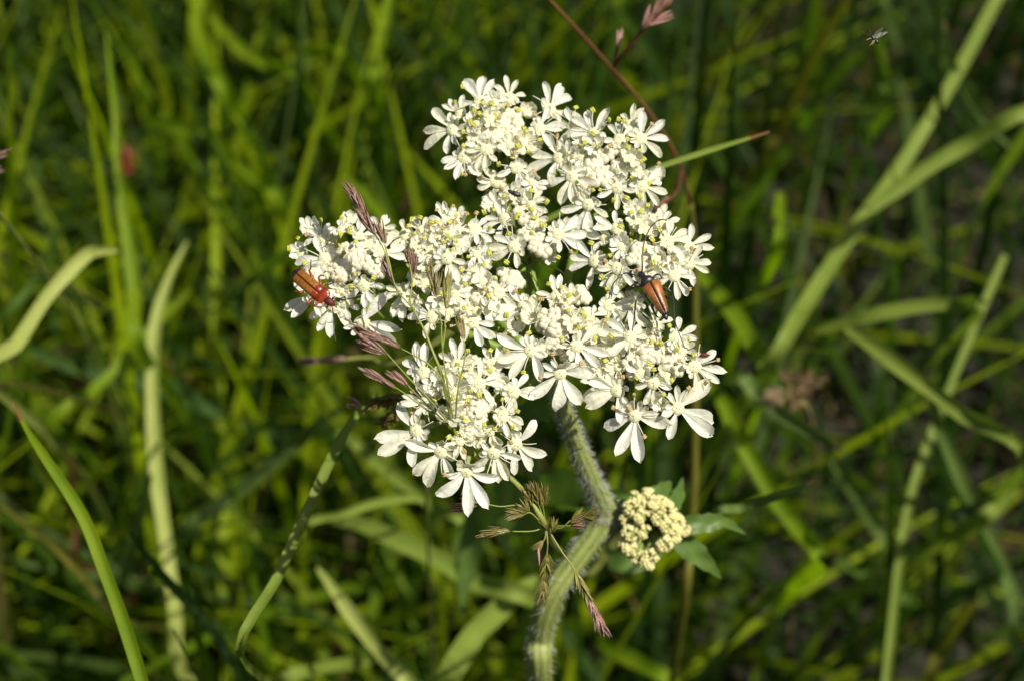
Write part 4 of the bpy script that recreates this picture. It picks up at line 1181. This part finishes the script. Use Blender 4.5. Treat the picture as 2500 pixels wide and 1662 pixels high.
# red culm behind the top right cluster
rg = [V(1240, -25), V(1265, 0), V(1340, 80), V(1415, 165), V(1480, 240), V(1530, 310), V(1570, 390), V(1590, 470), V(1598, 560), V(1602, 700), V(1602, 900), V(1600, 1100), V(1590, 1250), V(1575, 1400)]
rp = [P(x, y, .46 + .11 * i / 13) for i, (x, y) in enumerate(rg)]
rfoot = Vector((rp[-1].x, rp[-1].y + .05, -.004))
red = thing('grass_panicle', rfoot, 'thin reddish grass stalk with pink spikelets rising behind the top right cluster', 'grass flower')
branch(red, rp[:8], .0003, .00042, 'red', name='upper_culm')
branch(red, rp[7:] + [rp[-1].lerp(rfoot, .5), rfoot], .00075, .0011, 'olive', name='lower_culm')
q0 = P(*V(1415, 155), .467)
branch(red, [q0, P(*V(1440, 120), .463), P(*V(1490, 60), .458), P(*V(1545, 5), .455)], .0004, .0003, 'red')
branch(red, [q0, P(*V(1418, 130), .466), P(*V(1425, 105), .465)], .0003, .0003, 'red')
spike(red, 'pink', P(*V(1423, 112), .465), P(*V(1426, 82), .465), 2, 1.1, .2, 120)
for i in range(4): spike(red, 'pink', P(*V(1478 + 22 * i, 70 - 22 * i), .458), P(*V(1500 + 22 * i, 30 - 22 * i), .456), 3, 1.4, .25, 121 + i)
spike(red, 'pink', P(*V(1480, 62), .458), P(*V(1556, 32), .457), 3, 1.4, .15, 128)
branch(red, [rp[6], P(*V(1560, 440), .49), P(*V(1530, 470), .48), P(*V(1500, 500), .47)], .00035, .0003, 'red')
spike(red, 'pink', P(*V(1545, 455), .485), P(*V(1505, 485), .475), 3, 1.2, .2, 130)

# dried brown seed head in the right background
dp = [P(1990, 1010, .62)]
dfoot = Vector((dp[0].x + .01, dp[0].y + .05, -.004))
dry = thing('dry_seed_head', dfoot, 'blurred pinkish brown dried seed head beside the bent level blade', 'seed head')
branch(dry, [dfoot, dfoot + Vector((0, -.01, .12)), P(1975, 1010, .60), Z(12, 0, 0) and P(*Z(12, 590, 500), .585), P(*Z(12, 580, 430), .58)], .0008, .0005, 'straw', name='culm')
for i, (a, b) in enumerate([((590, 460), (750, 425)), ((580, 470), (470, 490)), ((585, 440), (640, 380)), ((590, 480), (680, 480)), ((580, 490), (500, 540)), ((585, 450), (560, 390)), ((590, 500), (610, 550)), ((590, 480), (690, 390))]):
    spike(dry, 'dead', P(*Z(12, *a), .58), P(*Z(12, *b), .578), 4, 1.2, .5, 140 + i)
    branch(dry, [P(*Z(12, 585, 470), .582), P(*Z(12, *a), .58)], .0004, .0003, 'straw')
# spikelets of another grass peeping in at the left edge
ef = P(-60, 420, .50); efoot = Vector((ef.x, ef.y + .1, -.004))
edge = thing('grass_panicle', efoot, 'purple grass spikelet tips showing at the far side of the drooping pale blade', 'grass flower')
branch(edge, [efoot, efoot + Vector((0, -.03, .18)), P(-70, 430, .47), P(-40, 395, .45)], .0005, .0003, name='culm')
spike(edge, 'purple', P(-45, 396, .45), P(26, 370, .45), 4, 1.0, .2, 160); spike(edge, 'purple', P(-50, 420, .45), P(8, 414, .45), 3, 1.0, .2, 161)
branch(edge, [P(-55, 410, .455), P(-40, 418, .45)])

# ------------------------------------------------------------------ insects
def loft(mb, secs, sides=14, mat=0, up=VIEW):
    """secs: (centre, half width, half height up, half height down)"""
    pts, fr = frame_path([s[0] for s in secs], up)
    vs, fs = [], []
    for (c, w, hu, hd), (t, s, u) in zip(secs, fr):
        for k in range(sides):
            a = 2 * math.pi * k / sides
            y = math.sin(a)
            vs.append(Vector(c) + s * (math.cos(a) * w) + u * (y * (hu if y > 0 else hd)))
    n = len(secs)
    for i in range(n - 1):
        for k in range(sides):
            k2 = (k + 1) % sides
            fs.append((i * sides + k, i * sides + k2, (i + 1) * sides + k2, (i + 1) * sides + k))
    fs.append(tuple(range(sides))[::-1]); fs.append(tuple((n - 1) * sides + k for k in range(sides)))
    mb.add(vs, fs, mat)
def leg(parent, pts, radii, mats, splits, name='leg'):
    """pts tip-ordered from the body; splits: index where the material changes"""
    mb = MB()
    pth = smooth_path(pts, 5 * (len(pts) - 1))
    n = len(pth)
    rr = [float(np.interp(i / (n - 1) * (len(pts) - 1), range(len(pts)), radii)) for i in range(n)]
    tube(mb, pth, rr, 7, 0)
    if splits is not None:
        for fi in range(len(mb.f)):
            ring = fi // 7
            if ring / (n - 1) * (len(pts) - 1) >= splits: mb.m[fi] = 1
    return link(name, mb.mesh(name, mats), parent)

# longhorn beetle on the right cluster
DL = .3985
def q8(x, y, dz=0): return P(*Z(8, x, y), DL + dz * .001 + TILT * (720 - Z(8, x, y)[1]) / 16000 * .9)
lh = thing('longhorn_beetle', q8(540, 960, 2.6), 'slender longhorn beetle with orange brown wing cases and long black antennae', 'beetle')
mm = 1e-3
mb = MB()
# body: head, neck, pronotum, abdomen in one surface
loft(mb, [(q8(372, 672, .5), .25*mm, .2*mm, .2*mm), (q8(385, 690, .2), .52*mm, .4*mm, .45*mm), (q8(402, 706, .1), .56*mm, .45*mm, .5*mm), (q8(415, 722, .1), .46*mm, .4*mm, .45*mm),
          (q8(424, 735, 0), .56*mm, .5*mm, .5*mm), (q8(440, 752, -.1), .95*mm, .62*mm, .6*mm), (q8(458, 772, -.1), 1.15*mm, .66*mm, .7*mm), (q8(470, 786, 0), 1.1*mm, .55*mm, .8*mm),
          (q8(500, 830, .3), 1.1*mm, .35*mm, .95*mm), (q8(550, 930, .5), .95*mm, .35*mm, .9*mm), (q8(610, 1040, .5), .75*mm, .3*mm, .8*mm), (q8(660, 1140, .5), .5*mm, .35*mm, .55*mm),
          (q8(672, 1180, .5), .36*mm, .3*mm, .4*mm), (q8(682, 1205, .6), .15*mm, .12*mm, .2*mm)], 16)
link('body', mb.mesh('body', [M['black']]), lh)
ax_l = (q8(680, 1130) - q8(500, 790)).normalized()
sd_l = ax_l.cross(VIEW).normalized()
def elytron(parent, c0, c1, ax, side, w0, w1, thick, mat, sgn, dark_tip=None, gap=.03*mm, n=16, lift=0.25*mm, red_base=0):
    """one wing case: curved shell from shoulder to tip on one side of the seam"""
    up = side.cross(ax).normalized()
    if up.dot(VIEW) < 0: up = -up
    vs, fs = [], []
    K = 9
    for i in range(n + 1):
        t = i / n
        c = Vector(c0).lerp(Vector(c1), t)
        w = (w0 + (w1 - w0) * t ** .9)
        # rounded shoulder and tip
        w *= min(1, .8 + 1.6 * t) if t < .15 else 1
        if t > .82: w *= math.sqrt(max(.02, 1 - ((t - .82) / .18) ** 2 * .92))
        hgt = thick * (.8 + .2 * math.sin(math.pi * min(1, t * 1.5))) * (1 - .35 * t)
        if t < .1: hgt *= .7 + 3 * t
        for k in range(K + 1):
            x = k / K
            ang = x * math.radians(98)
            lx = gap + w * (math.sin(ang) ** .92 if ang <= math.pi / 2 else 1.0)
            lz = hgt * (math.cos(ang) - .05 * math.exp(-(x / .08) ** 2))
            vs.append(c + side * (sgn * lx) + up * (lz + lift - thick * .55))
    for i in range(n):
        for k in range(K):
            a = i * (K + 1) + k
            f = (a, a + 1, a + K + 2, a + K + 1)
            fs.append(f if sgn > 0 else f[::-1])
    mb = MB(); mb.add(vs, fs, 0, [(k / K, i / n) for i in range(n + 1) for k in range(K + 1)])
    mats = [mat]
    if dark_tip:
        mats.append(M['black'])
        for i in range(n):
            if i / n >= dark_tip:
                for k in range(K): mb.m[i * K + k] = 1
    if red_base:
        mats += [M['black']] * (2 - len(mats)) + [M['redshell']]
        for i in range(n):
            if i / n < red_base:
                for k in range(K): mb.m[i * K + k] = 2
    o = link('wing_case', mb.mesh('wing_case', mats), parent)
    md = o.modifiers.new('thickness', 'SOLIDIFY'); md.thickness = .06 * mm; md.offset = -1
    return o
for sg in (1, -1):
    e = elytron(lh, q8(492, 778, -.25), q8(676, 1150, .1), ax_l, sd_l, 1.62*mm, .62*mm, 1.0*mm, M['browncase'], sg, .93)
B = [M['black'], M['redleg']]
ANr = [.13*mm, .12*mm, .11*mm, .10*mm, .10*mm, .09*mm, .09*mm, .07*mm]
leg(lh, [q8(398, 680, .2), q8(408, 600, -.5), q8(405, 480, -.9), q8(430, 330, -1.2), q8(480, 200, -1.2), q8(540, 120, -1), q8(610, 78, -.7), q8(680, 85, -.4)], ANr, [M['black']], None, 'antenna')
leg(lh, [q8(362, 715, .3), q8(330, 708, .1), q8(270, 683, -.4), q8(210, 680, -.7), q8(140, 730, -.8), q8(80, 800, -.6), q8(50, 880, -.3), q8(30, 970, 0)], ANr, [M['black']], None, 'antenna')
lr = [.16*mm, .26*mm, .16*mm, .13*mm, .10*mm, .07*mm]
leg(lh, [q8(410, 830, .7), q8(350, 815, .3), q8(300, 815, .3), q8(245, 858, 1.2), q8(225, 860, 1.5)], [.2*mm, .3*mm, .15*mm, .12*mm, .09*mm], B, None)
leg(lh, [q8(455, 930, .9), q8(390, 935, .5), q8(338, 990, .3), q8(322, 1110, 1.0), q8(315, 1200, 1.6), q8(292, 1325, 2.0)], lr, B, None)
leg(lh, [q8(540, 1000, 1.0), q8(518, 1050, 1.0), q8(532, 1100, 1.4), q8(570, 1165, 1.9), q8(600, 1180, 2.2)], [.2*mm, .26*mm, .16*mm, .12*mm, .08*mm], B, None)
leg(lh, [q8(510, 760, .7), q8(535, 730, .4), q8(552, 703, .4), q8(595, 692, 1.0), q8(625, 730, 1.4)], [.2*mm, .24*mm, .15*mm, .12*mm, .09*mm], B, None)
leg(lh, [q8(610, 850, .9), q8(670, 862, .7), q8(725, 885, .7), q8(735, 930, 1.2), q8(720, 960, 1.8)], [.2*mm, .28*mm, .15*mm, .12*mm, .09*mm], B, None)
leg(lh, [q8(640, 920, .9), q8(700, 960, .3), q8(752, 965, 0), q8(768, 1190, 0), q8(815, 1340, .4), q8(880, 1500, 1.0)], lr, B, None)

# red soldier beetle on the left cluster
DS = .4005
def q9(x, y, dz=0): return P(*Z(9, x, y), DS + dz * .001 + TILT * (700 - Z(9, x, y)[1]) / 16000 * .9)
SB_GROUP = None
def soldier(name, q, label, full=True, k=1.0, body='redshell', case='amber'):
    sb = thing(name, q(620, 640, 2.0), label, 'beetle')
    m = mm * k
    mb = MB()
    loft(mb, [(q(1165, 1075, .7), .15*m, .12*m, .12*m), (q(1125, 1045, .5), .42*m, .3*m, .3*m), (q(1075, 1005, .3), .62*m, .42*m, .45*m), (q(1020, 965, .3), .62*m, .45*m, .5*m),
              (q(985, 930, .3), .5*m, .4*m, .45*m)], 14, 1)
    loft(mb, [(q(995, 935, .3), .5*m, .35*m, .4*m), (q(975, 912, .35), 1.0*m, .2*m, .4*m), (q(945, 888, .25), 1.2*m, .26*m, .4*m), (q(870, 830, .2), 1.26*m, .3*m, .5*m), (q(820, 790, .3), 1.2*m, .2*m, .5*m),
              (q(760, 745, .3), .85*m, .35*m, .7*m), (q(600, 610, .5), 1.1*m, .35*m, .8*m), (q(420, 450, .6), 1.0*m, .3*m, .7*m), (q(290, 340, .6), .7*m, .25*m, .5*m), (q(235, 295, .6), .3*m, .15*m, .25*m)], 16, 0)
    link('body', mb.mesh('body', [M[body], M['redhead']]), sb)
    ax = (q(270, 330) - q(740, 745)).normalized(); sd = ax.cross(VIEW).normalized()
    for sg in (1, -1):
        elytron(sb, q(835, 812, -.1), q(245, 305, .25), ax, sd, 1.22*m, 1.12*m, .75*m, M[case], sg, .86, red_base=.14 if full else 0)
    if full:
        for s in (-1, 1):
            mbe = MB(); c = q(1075 + s * 62, 1000 - s * 95, .15)
            ellipsoid(mbe, c, (.2*m, .2*m, .2*m), 8, 6); link('eye', mbe.mesh('eye', [M['black']]), sb)
    LG = [M['redleg'], M['black']]
    r6 = [.22*m, .22*m, .15*m, .12*m, .09*m, .06*m]
    leg(sb, [q(700, 520, .6), q(650, 400, .3), q(600, 290, .3), q(632, 240, .8), q(635, 130, 1.4), q(640, 40, 1.8)], r6, LG, 2.9)
    leg(sb, [q(880, 690, .6), q(850, 570, .3), q(815, 450, .3), q(850, 400, .8), q(930, 400, 1.2)], r6[:5], LG, 2.9)
    leg(sb, [q(930, 760, .6), q(900, 640, .5), q(960, 580, .5), q(1040, 600, .8), q(1120, 570, 1.2), q(1215, 540, 1.5)], [.2*m, .18*m, .14*m, .11*m, .1*m, .07*m], LG, 2.5)
    leg(sb, [q(690, 920, .8), q(620, 980, .6), q(550, 1040, .6), q(620, 1050, 1.1), q(580, 1140, 1.6)], r6[:5], LG, 2.8)
    leg(sb, [q(830, 970, .7), q(780, 1020, .4), q(725, 1085, .4), q(840, 1100, .6), q(950, 1095, .8), q(1090, 1215, 1.3)], r6, LG, 4.0)
    leg(sb, [q(470, 760, 1), q(400, 780, .8), q(340, 765, .9), q(280, 755, 1.1)], r6[:4], LG, None)
    ar = [.09*m, .085*m, .08*m, .07*m, .06*m]
    leg(sb, [q(1150, 985, .4), q(1230, 960, .1), q(1400, 938, -.4), q(1600, 895, -.6), q(1820, 800, -.4)], ar, [M['redleg'], M['black']], .8, 'antenna')
    leg(sb, [q(1110, 1075, .4), q(1130, 1180, 0), q(1150, 1350, -.2), q(1155, 1600, 0), q(1200, 1900, .4)], ar, [M['redleg'], M['black']], .8, 'antenna')
    return sb
soldier('soldier_beetle', q9, 'shiny red soldier beetle with amber wing cases feeding on the left florets')
# a second one, blurred, on the tall lime blade
c2 = Vector(P(315, 400, .622))
a2 = math.radians(-135)
def q9b(x, y, dz=0):
    dx, dy = (x - 620) * .1084 / FPX * .4, (y - 640) * .1084 / FPX * .4
    rx = dx * math.cos(a2) - dy * math.sin(a2); ry = dx * math.sin(a2) + dy * math.cos(a2)
    return c2 + RIGHT * rx - UP * ry + FWD * (dz * .001 - .0032)
soldier('soldier_beetle', q9b, 'blurred dark red beetle clinging to the tall lime grass blade', False, 1.0, 'redhead', 'darkcase')

# tiny black beetle between the top clusters
def q1(x, y, dz=0): return P(*Z(1, x, y), .4068 + dz * .001)
tb = thing('tiny_beetle', q1(850, 1080, .6), 'tiny black beetle sitting on a petal below the top cluster', 'beetle')
mb = MB()
loft(mb, [(q1(800, 1052), .1*mm, .08*mm, .08*mm), (q1(812, 1058), .26*mm, .2*mm, .2*mm), (q1(826, 1065), .32*mm, .25*mm, .25*mm), (q1(836, 1070), .30*mm, .25*mm, .25*mm),
          (q1(846, 1074), .38*mm, .3*mm, .3*mm), (q1(870, 1084), .42*mm, .34*mm, .3*mm), (q1(890, 1092), .34*mm, .28*mm, .25*mm), (q1(904, 1098), .15*mm, .12*mm, .12*mm)], 12)
link('body', mb.mesh('body', [M['black']]), tb)
for x, y, ex, ey in ((830, 1080, 822, 1104), (852, 1090, 848, 1120), (872, 1100, 876, 1125), (845, 1058, 850, 1035), (868, 1066, 880, 1046), (886, 1076, 905, 1066)):
    leg(tb, [q1(x, y, .1), q1((x + ex) / 2 + 3, (y + ey) / 2, -.1), q1(ex, ey, .6)], [.06*mm, .05*mm, .03*mm], [M['black']], None)
# tiny dark larva on the middle cluster
def q1b(x, y, dz=0): return P(*Z(1, x, y), .4040 + dz * .001)
th = thing('thrips', q1b(730, 1383, .3), 'tiny dark sliver of an insect on a petal of the middle cluster', 'insect')
mb = MB(); loft(mb, [(q1b(690, 1386), .06*mm, .05*mm, .05*mm), (q1b(706, 1383), .16*mm, .14*mm, .14*mm), (q1b(730, 1380), .18*mm, .15*mm, .15*mm), (q1b(752, 1378), .12*mm, .1*mm, .1*mm), (q1b(770, 1378), .03*mm, .03*mm, .03*mm)], 10)
link('body', mb.mesh('body', [M['black']]), th)
for x in (706, 722, 738): leg(th, [q1b(x, 1388, 0), q1b(x + 3, 1398, .3)], [.03*mm, .02*mm], [M['black']], None)
# small reddish bug on the outermost right floret
def q5(x, y, dz=0): return P(*Z(5, x, y), .3995 + dz * .001)
rb = thing('tiny_bug', q5(1890, 600, .6), 'tiny reddish brown bug on the outermost floret of the right cluster', 'insect')
mb = MB(); loft(mb, [(q5(1850, 618), .06*mm, .05*mm, .05*mm), (q5(1865, 612), .25*mm, .2*mm, .2*mm), (q5(1890, 606), .34*mm, .26*mm, .26*mm), (q5(1915, 606), .28*mm, .2*mm, .2*mm), (q5(1945, 608), .08*mm, .06*mm, .06*mm)], 10)
link('body', mb.mesh('body', [M['redhead']]), rb)
for x in (1868, 1888, 1908): leg(rb, [q5(x, 612, .1), q5(x - 4, 630, .9)], [.05*mm, .03*mm], [M['redhead']], None)

# hovering wasp
def q10(x, y, dz=0): return P(*Z(10, x, y), .402 + dz * .001)
wa = thing('hovering_wasp', q10(1060, 770), 'tiny black wasp hovering in the air beside the long broad blade', 'wasp')
mb = MB()
loft(mb, [(q10(985, 690), .1*mm, .08*mm, .08*mm), (q10(1005, 695), .30*mm, .22*mm, .22*mm), (q10(1022, 712), .2*mm, .16*mm, .16*mm), (q10(1040, 735), .3*mm, .26*mm, .26*mm), (q10(1062, 758), .2*mm, .18*mm, .18*mm),
          (q10(1070, 766), .08*mm, .08*mm, .08*mm), (q10(1090, 785), .28*mm, .24*mm, .24*mm), (q10(1115, 812), .3*mm, .25*mm, .25*mm), (q10(1138, 840), .1*mm, .1*mm, .1*mm)], 12)
link('body', mb.mesh('body', [M['black']]), wa)
leg(wa, [q10(1136, 838), q10(1160, 890), q10(1190, 945)], [.045*mm, .035*mm, .02*mm], [M['black']], None, 'ovipositor')
leg(wa, [q10(1008, 680), q10(985, 630), q10(948, 560)], [.03*mm, .025*mm, .02*mm], [M['black']], None, 'antenna')
leg(wa, [q10(990, 685), q10(890, 640), q10(770, 580)], [.03*mm, .025*mm, .02*mm], [M['black']], None, 'antenna')
for pts in ([(1015, 730), (960, 745), (900, 775)], [(1040, 760), (1020, 810), (968, 880)], [(1060, 770), (1040, 820), (1010, 860)]):
    leg(wa, [q10(*p, i * .1) for i, p in enumerate(pts)], [.05*mm, .06*mm, .05*mm], [M['anther_old']], None)
for tipx, tipy, dz in ((1230, 520, -.5), (1320, 620, .6)):
    mb = MB(); flat_leaf(mb, [q10(1050, 725), q10((1050 + tipx) / 2, (725 + tipy) / 2 - 10, dz / 2), q10(tipx, tipy, dz)], .34*mm, VIEW, 0, .05, 0, lambda t: max(.06, math.sin(math.pi * t ** .6) ** .7))
    link('wing', mb.mesh('wing', [M['wing']]), wa)
